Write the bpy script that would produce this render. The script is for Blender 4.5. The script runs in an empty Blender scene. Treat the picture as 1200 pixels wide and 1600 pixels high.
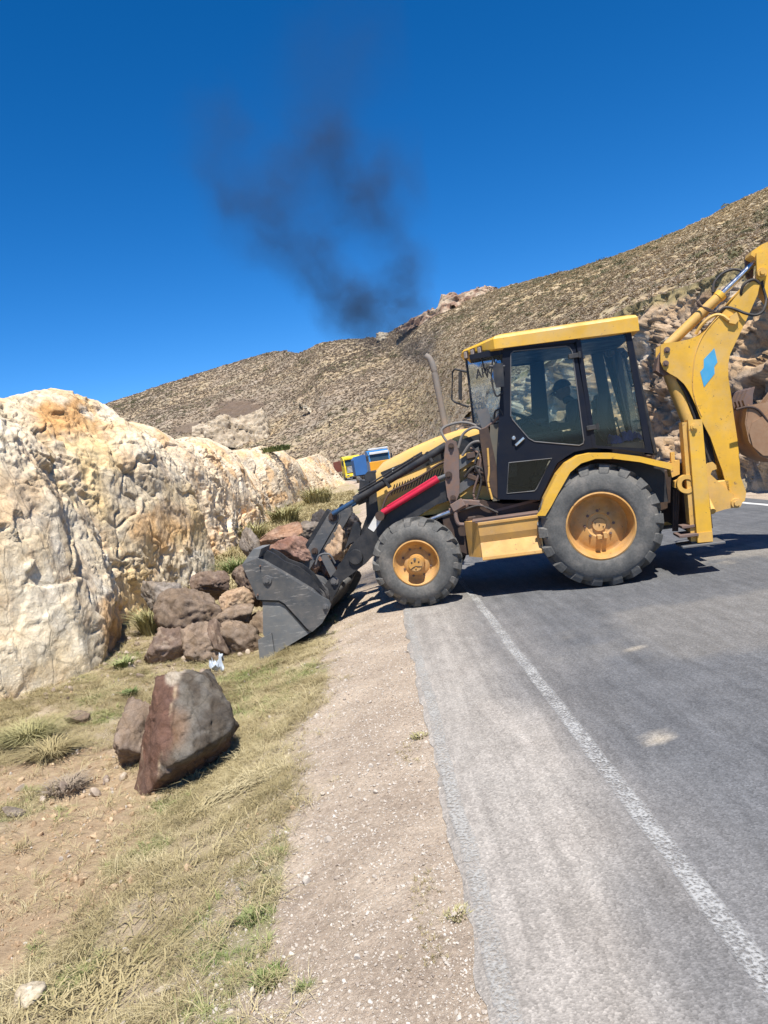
import bpy, bmesh, math, random
import numpy as np
from math import radians, sin, cos, pi, atan2, sqrt
from mathutils import Vector, Matrix, Euler
from mathutils.geometry import tessellate_polygon

random.seed(7)
SC = bpy.context.scene
COL = SC.collection

# ------------------------------------------------------------------ camera
EYE = 1.7
CAM_X = np.array([0.98892146, -0.14826424, 0.00721551])   # world axes seen from the camera (right, down, forward)
CAM_Y = np.array([-0.01663191, -0.06236966, 0.99791453])
CAM_Z = np.array([-0.14750501, -0.9869791, -0.06414461])
R = np.stack([CAM_X, CAM_Y, CAM_Z])
cam_data = bpy.data.cameras.new('camera')
cam_data.sensor_fit = 'VERTICAL'; cam_data.sensor_height = 36; cam_data.lens = 27
cam_data.clip_start = 0.05; cam_data.clip_end = 6000
cam = bpy.data.objects.new('camera', cam_data); COL.objects.link(cam)
rt, up, bk = R @ np.array([1., 0, 0]), R @ np.array([0, -1., 0]), -(R @ np.array([0, 0, 1.]))
cam.matrix_world = Matrix(((rt[0], up[0], bk[0], 0), (rt[1], up[1], bk[1], 0), (rt[2], up[2], bk[2], EYE), (0, 0, 0, 1)))
SC.camera = cam

# ------------------------------------------------------------------ sky, sun, exposure
S = Vector((0.07, -0.488, 1.0)).normalized()              # towards the sun
SUN_EL = math.asin(S.z); SUN_AZ = atan2(S.x, S.y)
w = bpy.data.worlds.new('World'); SC.world = w; w.use_nodes = True
nt = w.node_tree; nt.nodes.clear()
sky = nt.nodes.new('ShaderNodeTexSky'); sky.sky_type = 'NISHITA'; sky.sun_disc = False
sky.sun_elevation = SUN_EL; sky.sun_rotation = SUN_AZ
sky.altitude = 4000; sky.air_density = 1.0; sky.dust_density = 0.3; sky.ozone_density = 4.0
hs = nt.nodes.new('ShaderNodeHueSaturation'); hs.inputs['Saturation'].default_value = 1.33; hs.inputs['Value'].default_value = 0.98; hs.inputs['Hue'].default_value = 0.5025
bg = nt.nodes.new('ShaderNodeBackground'); bg.inputs[1].default_value = 0.108
out = nt.nodes.new('ShaderNodeOutputWorld')
nt.links.new(sky.outputs[0], hs.inputs['Color']); nt.links.new(hs.outputs[0], bg.inputs[0]); nt.links.new(bg.outputs[0], out.inputs[0])
sl = bpy.data.lights.new('sun', 'SUN'); sl.energy = 4.2; sl.angle = radians(0.53); sl.color = (1.0, 0.955, 0.88)
sun = bpy.data.objects.new('sun', sl); COL.objects.link(sun)
sun.rotation_euler = S.to_track_quat('Z', 'Y').to_euler()
SC.view_settings.view_transform = 'Standard'; SC.view_settings.look = 'None'
SC.view_settings.exposure = 0.74; SC.view_settings.gamma = 1.0; SC.view_settings.use_curve_mapping = False
SC.cycles.max_bounces = 6; SC.cycles.transparent_max_bounces = 16; SC.cycles.volume_bounces = 0
SC.cycles.use_denoising = True; SC.cycles.volume_max_steps = 128

# ------------------------------------------------------------------ survey helpers: from measured directions to places
def ray(u, v): return R @ np.array([u - 600., v - 800., 1200.])
def azel(u, v):
    d = ray(u, v); return atan2(d[0], d[1]), d[2] / math.hypot(d[0], d[1])
def smooth(a, b, x):
    t = np.clip((x - a) / (b - a), 0, 1); return t * t * (3 - 2 * t)

# ------------------------------------------------------------------ noise (numpy)
def _h(ix, iy, iz, s=0):
    n = (ix.astype(np.int64) * 374761393 + iy.astype(np.int64) * 668265263 + iz.astype(np.int64) * 2147483647 + s * 1274126177) & 0xffffffff
    n = ((n ^ (n >> 13)) * 1274126177) & 0xffffffff
    n = ((n ^ (n >> 16)) * 2246822519) & 0xffffffff
    return ((n ^ (n >> 15)) & 0xffffff) / float(0xffffff)
def vnoise(p, s=0):
    i = np.floor(p).astype(np.int64); f = p - i; f = f * f * f * (f * (f * 6 - 15) + 10)
    r = 0
    for dx in (0, 1):
        for dy in (0, 1):
            for dz in (0, 1):
                wt = (f[:, 0] if dx else 1 - f[:, 0]) * (f[:, 1] if dy else 1 - f[:, 1]) * (f[:, 2] if dz else 1 - f[:, 2])
                r = r + wt * _h(i[:, 0] + dx, i[:, 1] + dy, i[:, 2] + dz, s)
    return r * 2 - 1
def fbm(p, o=4, s=0, g=0.5):
    r = 0; a = 1; t = 0
    for k in range(o):
        r = r + a * vnoise(p, s + k); t += a; a *= g; p = p * 2.03 + 11.7
    return r / t * 1.6
def ridged(p, o=4, s=0):
    r = 0; a = 1; t = 0
    for k in range(o):
        r = r + a * (1 - np.abs(vnoise(p, s + k)) * 2.2); t += a; a *= 0.5; p = p * 2.1 + 5.3
    return r / t
def worley(p, s=0):
    i = np.floor(p).astype(np.int64)
    f1 = np.full(len(p), 9.); f2 = np.full(len(p), 9.); cid = np.zeros(len(p))
    for dx in (-1, 0, 1):
        for dy in (-1, 0, 1):
            for dz in (-1, 0, 1):
                c = i + np.array([dx, dy, dz])
                q = np.stack([_h(c[:, 0], c[:, 1], c[:, 2], s + k) for k in (1, 2, 3)], 1) + c
                d = np.sqrt(((q - p) ** 2).sum(1))
                idv = _h(c[:, 0], c[:, 1], c[:, 2], s + 9)
                n = d < f1
                f2 = np.where(n, f1, np.minimum(f2, d)); cid = np.where(n, idv, cid); f1 = np.where(n, d, f1)
    return f1, f2, cid

def facets(p, s=0, tilt=1.0):
    """broken-rock relief: every cell is a plane with its own slope; returns height, crack distance, cell value"""
    i = np.floor(p).astype(np.int64)
    f1 = np.full(len(p), 9.); f2 = np.full(len(p), 9.); off = np.zeros((len(p), 3)); rnd = np.zeros((len(p), 4))
    for dx in (-1, 0, 1):
        for dy in (-1, 0, 1):
            for dz in (-1, 0, 1):
                c = i + np.array([dx, dy, dz]); q = np.stack([_h(c[:, 0], c[:, 1], c[:, 2], s + k) for k in (1, 2, 3)], 1) + c
                d = np.sqrt(((q - p) ** 2).sum(1)); n = d < f1
                f2 = np.where(n, f1, np.minimum(f2, d)); f1 = np.where(n, d, f1); off = np.where(n[:, None], p - q, off)
                r = np.stack([_h(c[:, 0], c[:, 1], c[:, 2], s + k) for k in (4, 5, 6, 7)], 1); rnd = np.where(n[:, None], r, rnd)
    h = ((rnd[:, :3] - .5) * 2 * off).sum(1) * tilt + (rnd[:, 3] - .5) * .5
    return h, f2 - f1, rnd[:, 3]

# ------------------------------------------------------------------ materials
MATS = {}
def mat(name):
    m = bpy.data.materials.new(name); m.use_nodes = True; MATS[name] = m
    t = m.node_tree; b = t.nodes['Principled BSDF']
    return m, t, b
def nd(t, k, **kw):
    n = t.nodes.new(k)
    for a, v in kw.items():
        if a.startswith('i_'):
            n.inputs[a[2:].replace('_', ' ')].default_value = v
        else: setattr(n, a, v)
    return n
def noise_node(t, scale, detail=5, rough=0.6, coord='Object', dist=0, vec_scale=None):
    tc = nd(t, 'ShaderNodeTexCoord')
    n = nd(t, 'ShaderNodeTexNoise'); n.inputs['Scale'].default_value = scale; n.inputs['Detail'].default_value = detail
    n.inputs['Roughness'].default_value = rough; n.inputs['Distortion'].default_value = dist
    if vec_scale:
        mp = nd(t, 'ShaderNodeMapping'); mp.inputs['Scale'].default_value = vec_scale
        t.links.new(tc.outputs[coord], mp.inputs[0]); t.links.new(mp.outputs[0], n.inputs[0])
    else: t.links.new(tc.outputs[coord], n.inputs[0])
    return n
def ramp(t, src, stops):
    r = nd(t, 'ShaderNodeValToRGB'); e = r.color_ramp.elements
    while len(e) < len(stops): e.new(0.5)
    for el, (p, c) in zip(e, stops):
        el.position = p; el.color = c if len(c) == 4 else (*c, 1)
    t.links.new(src, r.inputs[0]); return r
def mixc(t, fac, a, b, mode='MIX'):
    m = nd(t, 'ShaderNodeMix', data_type='RGBA', blend_type=mode)
    for sock, v in ((m.inputs[0], fac), (m.inputs[6], a), (m.inputs[7], b)):
        if hasattr(v, 'is_output'): t.links.new(v, sock)
        else: sock.default_value = v if isinstance(v, (int, float)) else (*v[:3], 1)
    return m.outputs[2]
def bump(t, b, src, strength, dist):
    n = nd(t, 'ShaderNodeBump'); n.inputs['Strength'].default_value = strength; n.inputs['Distance'].default_value = dist
    t.links.new(src, n.inputs['Height'])
    if b.inputs['Normal'].is_linked: t.links.new(b.inputs['Normal'].links[0].from_socket, n.inputs['Normal'])
    t.links.new(n.outputs[0], b.inputs['Normal'])

def paint(name, base, dirt=(0.35, 0.25, 0.15), amount=0.35, rough=0.4, scale=6, scratch=None, metal=0, spec=0.5, edge=None, chips=False):
    m, t, b = mat(name)
    n = noise_node(t, scale, 8, 0.65); f = ramp(t, n.outputs[0], [(0.42, (0, 0, 0)), (0.72, (1, 1, 1))])
    mu = nd(t, 'ShaderNodeMath', operation='MULTIPLY'); mu.inputs[1].default_value = amount; t.links.new(f.outputs[0], mu.inputs[0])
    c = mixc(t, mu.outputs[0], base, dirt)
    n3 = noise_node(t, scale * 0.35, 3, 0.5)
    v = ramp(t, n3.outputs[0], [(0.3, (0.86, 0.86, 0.86)), (0.7, (1.08, 1.08, 1.08))])
    c = mixc(t, 1.0, c, v.outputs[0], 'MULTIPLY')
    if chips:
        nc = noise_node(t, 22, 5, 0.75); fc = ramp(t, nc.outputs[0], [(0.64, (0, 0, 0)), (0.67, (.9,) * 3)]); c = mixc(t, fc.outputs[0], c, (0.16, 0.085, 0.05))
        nd_ = noise_node(t, 1.6, 7, 0.7); fd = ramp(t, nd_.outputs[0], [(0.45, (0, 0, 0)), (0.7, (.45,) * 3)]); c = mixc(t, fd.outputs[0], c, (0.50, 0.40, 0.27))
    if scratch:
        n2 = noise_node(t, 3.2, 9, 0.78, vec_scale=(1, 1, 9)); f2 = ramp(t, n2.outputs[0], [(0.565, (0, 0, 0)), (0.64, (.8, .8, .8))])
        c = mixc(t, f2.outputs[0], c, scratch)
    t.links.new(c, b.inputs['Base Color'])
    rr = ramp(t, n.outputs[0], [(0.3, (rough,) * 3), (0.75, (min(1, rough + 0.35),) * 3)])
    t.links.new(rr.outputs[0], b.inputs['Roughness']); b.inputs['Metallic'].default_value = metal
    b.inputs['Specular IOR Level'].default_value = spec
    n4 = noise_node(t, 40, 4, 0.6); bump(t, b, n4.outputs[0], 0.15, 0.004)
    return m
YEL = paint('yellow_paint', (0.78, 0.44, 0.035), (0.42, 0.25, 0.09), 0.35, 0.38, chips=True)
TOOLY = paint('faded_toolbox_paint', (0.60, 0.335, 0.085), (0.42, 0.25, 0.12), 0.6, 0.5, 7, chips=True)
YEL2 = paint('faded_yellow_paint', (0.72, 0.42, 0.085), (0.45, 0.26, 0.10), 0.5, 0.45, 8, chips=True)
HOODY = paint('hood_yellow_paint', (0.80, 0.50, 0.12), (0.60, 0.36, 0.14), 0.35, 0.32, 5, chips=True)
RIMY = paint('rim_paint', (0.60, 0.31, 0.075), (0.30, 0.16, 0.07), 0.6, 0.55, 9, chips=True)
BLK = paint('black_paint', (0.018, 0.02, 0.024), (0.10, 0.09, 0.08), 0.5, 0.42, 7)
NAVY = paint('cab_paint', (0.008, 0.011, 0.021), (0.018, 0.019, 0.023), 0.35, 0.35, 5, spec=0.22)
OLIVE = paint('dusty_olive_panel', (0.12, 0.11, 0.085), (0.20, 0.16, 0.11), 0.5, 0.6, 6)
STEEL = paint('scratched_steel', (0.085, 0.09, 0.095), (0.19, 0.17, 0.15), 0.75, 0.5, 6, scratch=(0.36, 0.34, 0.31), metal=0.1)
GREY2 = paint('dusty_grey_steel', (0.155, 0.165, 0.17), (0.27, 0.25, 0.22), 0.6, 0.5, 7, scratch=(0.40, 0.38, 0.35))
GREY = paint('grey_steel', (0.11, 0.115, 0.12), (0.2, 0.16, 0.13), 0.5, 0.5, 9)
RUST = paint('rusty_steel', (0.16, 0.115, 0.10), (0.24, 0.13, 0.08), 0.7, 0.7, 14)
DARKRUST = paint('oily_brown_steel', (0.055, 0.035, 0.028), (0.13, 0.08, 0.05), 0.7, 0.65, 10)
BUCKB = paint('worn_brown_steel', (0.30, 0.17, 0.09), (0.42, 0.30, 0.20), 0.6, 0.6, 5)
RED = paint('red_paint', (0.62, 0.012, 0.05), (0.45, 0.05, 0.06), 0.3, 0.35, 8)
BLUEROD = paint('blue_rod', (0.05, 0.12, 0.24), (0.1, 0.14, 0.2), 0.3, 0.25, 8, metal=0.4)
SKYB = paint('sky_blue_decal', (0.06, 0.38, 0.66), (0.2, 0.42, 0.5), 0.3, 0.5, 12)
HOSE = paint('grey_hose', (0.17, 0.16, 0.15), (0.26, 0.21, 0.17), 0.5, 0.6, 9)
PIPE = paint('dusty_pipe', (0.24, 0.21, 0.18), (0.33, 0.22, 0.15), 0.5, 0.65, 12)
DKHOSE = paint('dark_hose', (0.035, 0.032, 0.03), (0.12, 0.09, 0.07), 0.5, 0.5, 9)
WHITE = paint('white_sticker', (0.72, 0.70, 0.65), (0.5, 0.48, 0.42), 0.4, 0.5, 20)
CHROME = paint('chrome', (0.62, 0.64, 0.66), (0.35, 0.33, 0.3), 0.3, 0.15, 10, metal=1.0)
CLOTH = paint('blue_cloth', (0.05, 0.09, 0.30), (0.09, 0.14, 0.36), 0.4, 0.9, 10)
SEATM = paint('seat_fabric', (0.025, 0.03, 0.04), (0.05, 0.05, 0.05), 0.4, 0.9, 10)
SKIN = paint('skin', (0.16, 0.08, 0.05), (0.14, 0.07, 0.045), 0.3, 0.6, 10)
DCLO = paint('dark_clothes', (0.02, 0.025, 0.045), (0.03, 0.035, 0.05), 0.3, 0.9, 10)
LAMPG = paint('lamp_lens', (0.42, 0.34, 0.28), (0.5, 0.4, 0.3), 0.5, 0.2, 10)
def tyre_mat():
    m, t, b = mat('dusty_rubber')
    n = noise_node(t, 5, 8, 0.65); n2 = noise_node(t, 45, 4, 0.6)
    f = ramp(t, n.outputs[0], [(0.28, (0.065, 0.065, 0.063)), (0.5, (0.115, 0.112, 0.103)), (0.72, (0.21, 0.19, 0.165))])
    g = ramp(t, n2.outputs[0], [(0.3, (0.8,) * 3), (0.7, (1.15,) * 3)])
    t.links.new(mixc(t, 1, f.outputs[0], g.outputs[0], 'MULTIPLY'), b.inputs['Base Color'])
    b.inputs['Roughness'].default_value = 0.8; bump(t, b, n2.outputs[0], 0.35, 0.006); return m
TYRE = tyre_mat()
def glass(name, tint, gl=0.06, haze=0.0, hazec=(0.5, 0.6, 0.62), cracked=False):
    m, t, b = mat(name); t.nodes.remove(b); o = t.nodes['Material Output']
    tr = nd(t, 'ShaderNodeBsdfTransparent'); tr.inputs[0].default_value = (*tint, 1)
    g = nd(t, 'ShaderNodeBsdfGlossy'); g.inputs['Roughness'].default_value = 0.04; g.inputs[0].default_value = (0.55, 0.62, 0.70, 1)
    fr = nd(t, 'ShaderNodeFresnel'); fr.inputs[0].default_value = 1.45
    mx = nd(t, 'ShaderNodeMixShader'); t.links.new(fr.outputs[0], mx.inputs[0]); t.links.new(tr.outputs[0], mx.inputs[1]); t.links.new(g.outputs[0], mx.inputs[2])
    d = nd(t, 'ShaderNodeBsdfDiffuse'); d.inputs[0].default_value = (*hazec, 1)
    n = noise_node(t, 7, 6, 0.7)
    if cracked:
        tc = nd(t, 'ShaderNodeTexCoord'); nn = noise_node(t, 9, 5, 0.7)
        vm = nd(t, 'ShaderNodeMix', data_type='VECTOR'); vm.inputs[0].default_value = 0.12
        t.links.new(tc.outputs['Object'], vm.inputs[4]); t.links.new(nn.outputs['Color'], vm.inputs[5])
        v = nd(t, 'ShaderNodeTexVoronoi', feature='DISTANCE_TO_EDGE'); v.inputs['Scale'].default_value = 17; t.links.new(vm.outputs[1], v.inputs[0])
        cr = ramp(t, v.outputs['Distance'], [(0.0, (1, 1, 1)), (0.10, (0.45,) * 3), (0.2, (0.25,) * 3)])
        sp = nd(t, 'ShaderNodeSeparateXYZ'); t.links.new(tc.outputs['Object'], sp.inputs[0])
        low = nd(t, 'ShaderNodeMapRange'); low.inputs[1].default_value = 2.55; low.inputs[2].default_value = 2.15; t.links.new(sp.outputs[2], low.inputs[0])
        mm = nd(t, 'ShaderNodeMath', operation='MULTIPLY'); t.links.new(cr.outputs[0], mm.inputs[0]); t.links.new(low.outputs[0], mm.inputs[1])
        ad = nd(t, 'ShaderNodeMath', operation='ADD'); ad.inputs[1].default_value = haze; ad.use_clamp = True
        t.links.new(mm.outputs[0], ad.inputs[0]); fac = ad.outputs[0]
    else:
        r = ramp(t, n.outputs[0], [(0.35, (haze * 0.4,) * 3), (0.75, (haze * 1.6,) * 3)]); fac = r.outputs[0]
    mx2 = nd(t, 'ShaderNodeMixShader'); t.links.new(fac, mx2.inputs[0]); t.links.new(mx.outputs[0], mx2.inputs[1]); t.links.new(d.outputs[0], mx2.inputs[2])
    t.links.new(mx2.outputs[0], o.inputs[0]); return m
GLASS = glass('tinted_glass', (0.76, 0.84, 0.86), haze=0.003, hazec=(0.25, 0.35, 0.38))
GLASS2 = glass('clear_glass', (0.92, 0.94, 0.90), haze=0.006, hazec=(0.4, 0.42, 0.4))
CRACK = glass('cracked_glass', (0.62, 0.72, 0.74), haze=0.03, hazec=(0.36, 0.50, 0.58), cracked=True)

# ------------------------------------------------------------------ object helpers
def tag(o, label=None, cat=None, group=None, kind=None):
    if label: o['label'] = label
    if cat: o['category'] = cat
    if group: o['group'] = group
    if kind: o['kind'] = kind
    return o
def link(name, me, m=None, parent=None, sm=False):
    o = bpy.data.objects.new(name, me); COL.objects.link(o)
    if m is not None:
        me.materials.clear(); me.materials.append(m)
    if sm: me.polygons.foreach_set('use_smooth', [True] * len(me.polygons))
    if parent is not None: o.parent = parent
    return o
def empty(name, loc, rz=0):
    o = bpy.data.objects.new(name, None); COL.objects.link(o); o.location = loc; o.rotation_euler = (0, 0, rz); o.empty_display_size = 0.3
    return o
def bm_obj(name, bm, m, parent=None, bev=0, sm=False, seg=1):
    if bev:
        es = [e for e in bm.edges if len(e.link_faces) == 2 and e.calc_face_angle(0) > 0.5]
        if es:
            try: bmesh.ops.bevel(bm, geom=es, offset=bev, segments=seg, affect='EDGES', clamp_overlap=True)
            except Exception: pass
    bmesh.ops.recalc_face_normals(bm, faces=bm.faces)
    me = bpy.data.meshes.new(name); bm.to_mesh(me); bm.free()
    return link(name, me, m, parent, sm)
def grid_obj(name, P, m, parent=None, cols=None, sm=True, close=False):
    """P: (n, k, 3) array"""
    n, k = P.shape[:2]
    idx = np.arange(n * k).reshape(n, k)
    f = np.stack([idx[:-1, :-1], idx[1:, :-1], idx[1:, 1:], idx[:-1, 1:]], -1).reshape(-1, 4)
    if close:
        g = np.stack([idx[-1, :-1], idx[0, :-1], idx[0, 1:], idx[-1, 1:]], -1).reshape(-1, 4); f = np.concatenate([f, g])
    me = bpy.data.meshes.new(name)
    me.vertices.add(n * k); me.vertices.foreach_set('co', P.reshape(-1).astype(np.float32))
    me.loops.add(len(f) * 4); me.loops.foreach_set('vertex_index', f.reshape(-1).astype(np.int32))
    me.polygons.add(len(f)); me.polygons.foreach_set('loop_start', np.arange(0, len(f) * 4, 4, dtype=np.int32))
    me.polygons.foreach_set('use_smooth', np.full(len(f), sm))
    me.update(calc_edges=True)
    if cols is not None: set_col(me, cols.reshape(-1, cols.shape[-1]))
    return link(name, me, m, parent)
def set_col(me, c, name='tint'):
    a = me.color_attributes.new(name, 'FLOAT_COLOR', 'POINT')
    if c.shape[1] == 3: c = np.concatenate([c, np.ones((len(c), 1))], 1)
    a.data.foreach_set('color', c.reshape(-1).astype(np.float32))
def prism(bm, poly, y0, y1, holes=()):
    """poly: [(x, z)...] extruded between y0 and y1"""
    loops = [[Vector((p[0], 0, p[1])) for p in poly]] + [[Vector((p[0], 0, p[1])) for p in h] for h in holes]
    flat2 = [[Vector((p.x, p.z, 0)) for p in l] for l in loops]
    tris = tessellate_polygon(flat2)
    allp = [p for l in loops for p in l]
    a = [bm.verts.new((p.x, y0, p.z)) for p in allp]; b = [bm.verts.new((p.x, y1, p.z)) for p in allp]
    if holes:
        for t in tris:
            try: bm.faces.new([a[i] for i in t]); bm.faces.new([b[i] for i in reversed(t)])
            except ValueError: pass
    else:
        bm.faces.new(a); bm.faces.new(list(reversed(b)))
    s = 0
    for l in loops:
        n = len(l)
        for i in range(n):
            j = (i + 1) % n
            bm.faces.new([a[s + i], a[s + j], b[s + j], b[s + i]])
        s += n
    return bm
def box(bm, c, d, rot=None):
    r = bmesh.ops.create_cube(bm, size=1)
    M_ = Matrix.Translation(c) @ (rot.to_matrix().to_4x4() if rot else Matrix()) @ Matrix.Diagonal((d[0], d[1], d[2], 1))
    bmesh.ops.transform(bm, matrix=M_, verts=r['verts']); return bm
def cyl(bm, a, b, r1, r2=None, seg=20, caps=True):
    a = Vector(a); b = Vector(b); d = b - a
    r = bmesh.ops.create_cone(bm, cap_ends=caps, segments=seg, radius1=r1, radius2=r1 if r2 is None else r2, depth=d.length)
    M_ = Matrix.Translation((a + b) / 2) @ d.to_track_quat('Z', 'Y').to_matrix().to_4x4()
    bmesh.ops.transform(bm, matrix=M_, verts=r['verts']); return bm
def spline(pts, n=8):
    out = []; P = [Vector(p) for p in pts]
    P = [P[0] * 2 - P[1]] + P + [P[-1] * 2 - P[-2]]
    for i in range(1, len(P) - 2):
        for k in range(n):
            t = k / n; a, b, c, d = P[i - 1], P[i], P[i + 1], P[i + 2]
            out.append(0.5 * ((2 * b) + (c - a) * t + (2 * a - 5 * b + 4 * c - d) * t * t + (3 * b - a - 3 * c + d) * t ** 3))
    out.append(P[-2]); return out
def tube(bm, pts, r, seg=8, sm=True):
    P = spline(pts) if sm else [Vector(p) for p in pts]
    rings = []
    upv = Vector((0, 0, 1))
    for i, p in enumerate(P):
        d = (P[min(i + 1, len(P) - 1)] - P[max(i - 1, 0)]).normalized()
        a = d.cross(upv)
        if a.length < 0.1: a = d.cross(Vector((0, 1, 0)))
        a.normalize(); b = d.cross(a)
        rr = r[min(len(r) - 1, int(i / len(P) * len(r)))] if isinstance(r, (list, tuple)) else r
        rings.append([bm.verts.new(p + a * cos(2 * pi * k / seg) * rr + b * sin(2 * pi * k / seg) * rr) for k in range(seg)])
    for q, s in zip(rings, rings[1:]):
        for k in range(seg):
            bm.faces.new([q[k], q[(k + 1) % seg], s[(k + 1) % seg], s[k]])
    bm.faces.new(rings[0]); bm.faces.new(list(reversed(rings[-1]))); return bm
def lathe(bm, prof, seg=64, axis_c=(0, 0, 0)):
    """prof: [(radius, y)] round the y axis"""
    rings = []
    for r, y in prof:
        rings.append([bm.verts.new((axis_c[0] + r * cos(2 * pi * k / seg), axis_c[1] + y, axis_c[2] + r * sin(2 * pi * k / seg))) for k in range(seg)])
    for q, s in zip(rings, rings[1:]):
        for k in range(seg):
            bm.faces.new([q[k], q[(k + 1) % seg], s[(k + 1) % seg], s[k]])
    return rings
def scatter(name, pts, scl, rot, protos, idx, m, kind='stuff', label=None, cols=None):
    me = bpy.data.meshes.new(name); n = len(pts)
    me.vertices.add(n); me.vertices.foreach_set('co', np.asarray(pts, np.float32).reshape(-1))
    for nm, ty, dat, key in (('scl', 'FLOAT_VECTOR', scl, 'vector'), ('rot', 'FLOAT_VECTOR', rot, 'vector'), ('idx', 'INT', idx, 'value')):
        a = me.attributes.new(nm, ty, 'POINT'); a.data.foreach_set(key, np.asarray(dat).astype(np.int32 if ty == 'INT' else np.float32).reshape(-1))
    o = link(name, me, m)
    g = bpy.data.node_groups.new(name, 'GeometryNodeTree')
    g.interface.new_socket('Geometry', in_out='INPUT', socket_type='NodeSocketGeometry'); g.interface.new_socket('Geometry', in_out='OUTPUT', socket_type='NodeSocketGeometry')
    gi = g.nodes.new('NodeGroupInput'); go = g.nodes.new('NodeGroupOutput'); jn = g.nodes.new('GeometryNodeJoinGeometry')
    def attr(nm, ty):
        a = g.nodes.new('GeometryNodeInputNamedAttribute'); a.data_type = ty; a.inputs[0].default_value = nm; return a.outputs[0]
    for k, pm in enumerate(protos):
        po = bpy.data.objects.new(name + '_seed', pm)
        oi = g.nodes.new('GeometryNodeObjectInfo'); oi.inputs[0].default_value = po
        ip = g.nodes.new('GeometryNodeInstanceOnPoints')
        cp = g.nodes.new('FunctionNodeCompare'); cp.data_type = 'INT'; cp.operation = 'EQUAL'
        ins = [s for s in cp.inputs if s.type == 'INT']
        g.links.new(attr('idx', 'INT'), ins[0]); ins[1].default_value = k
        g.links.new(gi.outputs[0], ip.inputs['Points']); g.links.new(cp.outputs[0], ip.inputs['Selection'])
        g.links.new(oi.outputs['Geometry'], ip.inputs['Instance'])
        g.links.new(attr('rot', 'FLOAT_VECTOR'), ip.inputs['Rotation']); g.links.new(attr('scl', 'FLOAT_VECTOR'), ip.inputs['Scale'])
        g.links.new(ip.outputs[0], jn.inputs[0])
    g.links.new(jn.outputs[0], go.inputs[0])
    md = o.modifiers.new('scatter', 'NODES'); md.node_group = g
    tag(o, label, None, None, kind)
    return o

# ================================================================== LAND
def bend(Y): return -0.00095 * np.clip(np.asarray(Y, float) - 40, 0, None) ** 2 * np.where(np.asarray(Y) > 170, 0, 1) + np.where(np.asarray(Y) > 170, -16.06, 0)
GX = [-400, -60, -8, -4.2, -3.2, -2.3, -1.5, -.9, -.3, .14, 7.0, 7.6, 9, 11, 60, 400]
GZ = [2, 1.2, -.2, -.32, -.38, -.42, -.36, -.2, -.06, -.012, -.012, -.06, -.05, 0.0, .3, 2]
def gz(X, Y):
    X = np.atleast_1d(np.asarray(X, float)); Y = np.atleast_1d(np.asarray(Y, float))
    x = X - bend(Y); z = np.interp(x, GX, GZ)
    k = np.interp(Y, [25, 70, 130], [1, .6, .4]); z = np.where(z < 0, z * k, z)
    p = np.stack([X, Y, X * 0], 1)
    off = smooth(0.10, -0.6, x) * smooth(-9, -5, x)
    z = z + off * (fbm(p * 1.3, 3, 5) * 0.035 + fbm(p * 6, 3, 9) * 0.010)
    # curved ruts in the ditch soil
    rut = np.sin((x + 0.10 * (Y - 4) ** 2 * 0.4) * 34) * smooth(-1.7, -2.0, x) * smooth(-2.9, -2.5, x) * smooth(5.6, 4.9, Y) * smooth(3.2, 3.8, Y)
    z = z + rut * 0.012
    return np.minimum(z, np.where((x > 0.0) & (x < 7.2), -0.010, 99))
def gpick(u, v):
    d = ray(u, v); t = EYE / -d[2]
    for _ in range(25):
        t = 0.5 * t + 0.5 * (EYE - float(gz(d[0] * t, d[1] * t)[0])) / -d[2]
    return np.array([d[0] * t, d[1] * t, EYE + d[2] * t])

GREEN = [(gpick(u, v), r) for u, v, r in ((420, 1095, .38), (395, 1055, .4), (455, 1065, .35), (300, 1090, .3), (150, 1085, .35), (400, 1075, .32), (440, 1100, .25), (380, 1090, .25), (470, 1050, .3), (225, 1335, .18), (195, 1352, .14), (400, 1430, .07), (420, 1525, .08), (100, 1530, .2), (60, 1500, .14), (360, 1060, .3), (190, 1110, .22), (150, 1120, .25), (255, 1265, .2), (330, 1040, .25), (330, 885, 1.2), (380, 880, 1.0), (480, 1540, .06), (480, 780, 5))]
SOIL = [(gpick(u, v), r) for u, v, r in ((60, 1225, .9), (120, 1265, .75), (40, 1340, .9), (170, 1330, .42), (60, 1430, .55), (130, 1400, .4), (150, 1215, .6), (200, 1290, .3), (270, 1105, .25), (20, 1480, .35))]
def masks(X, Y):
    X = np.atleast_1d(np.asarray(X, float)); Y = np.atleast_1d(np.asarray(Y, float)); x = X - bend(Y)
    p = np.stack([X, Y, X * 0], 1)
    n1 = fbm(p * 1.1, 4, 21); n2 = fbm(p * 4.5, 4, 31)
    grass = smooth(-0.62, -0.95, x + n1 * 0.30 + n2 * 0.12) * (0.75 + 0.5 * n2)
    soil = np.zeros(len(X)); green = np.zeros(len(X))
    for c, r in SOIL: soil = np.maximum(soil, smooth(1.0, 0.45, np.hypot(X - c[0], Y - c[1]) / r + n1 * 0.3))
    for c, r in GREEN: green = np.maximum(green, smooth(1.0, 0.35, np.hypot(X - c[0], Y - c[1]) / r + n2 * 0.5))
    green = np.maximum(green, smooth(0.5, 0.8, n1 + n2 * 0.4) * 0.5 * (x < -0.7))
    grass = np.clip(np.maximum(grass * (1 - soil * 0.9), green), 0, 1)
    edge = smooth(-0.30, -0.12, x + n2 * 0.08) * smooth(0.2, 0.1, x)          # yellow weeds by the asphalt edge
    return grass, green, soil, edge

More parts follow.
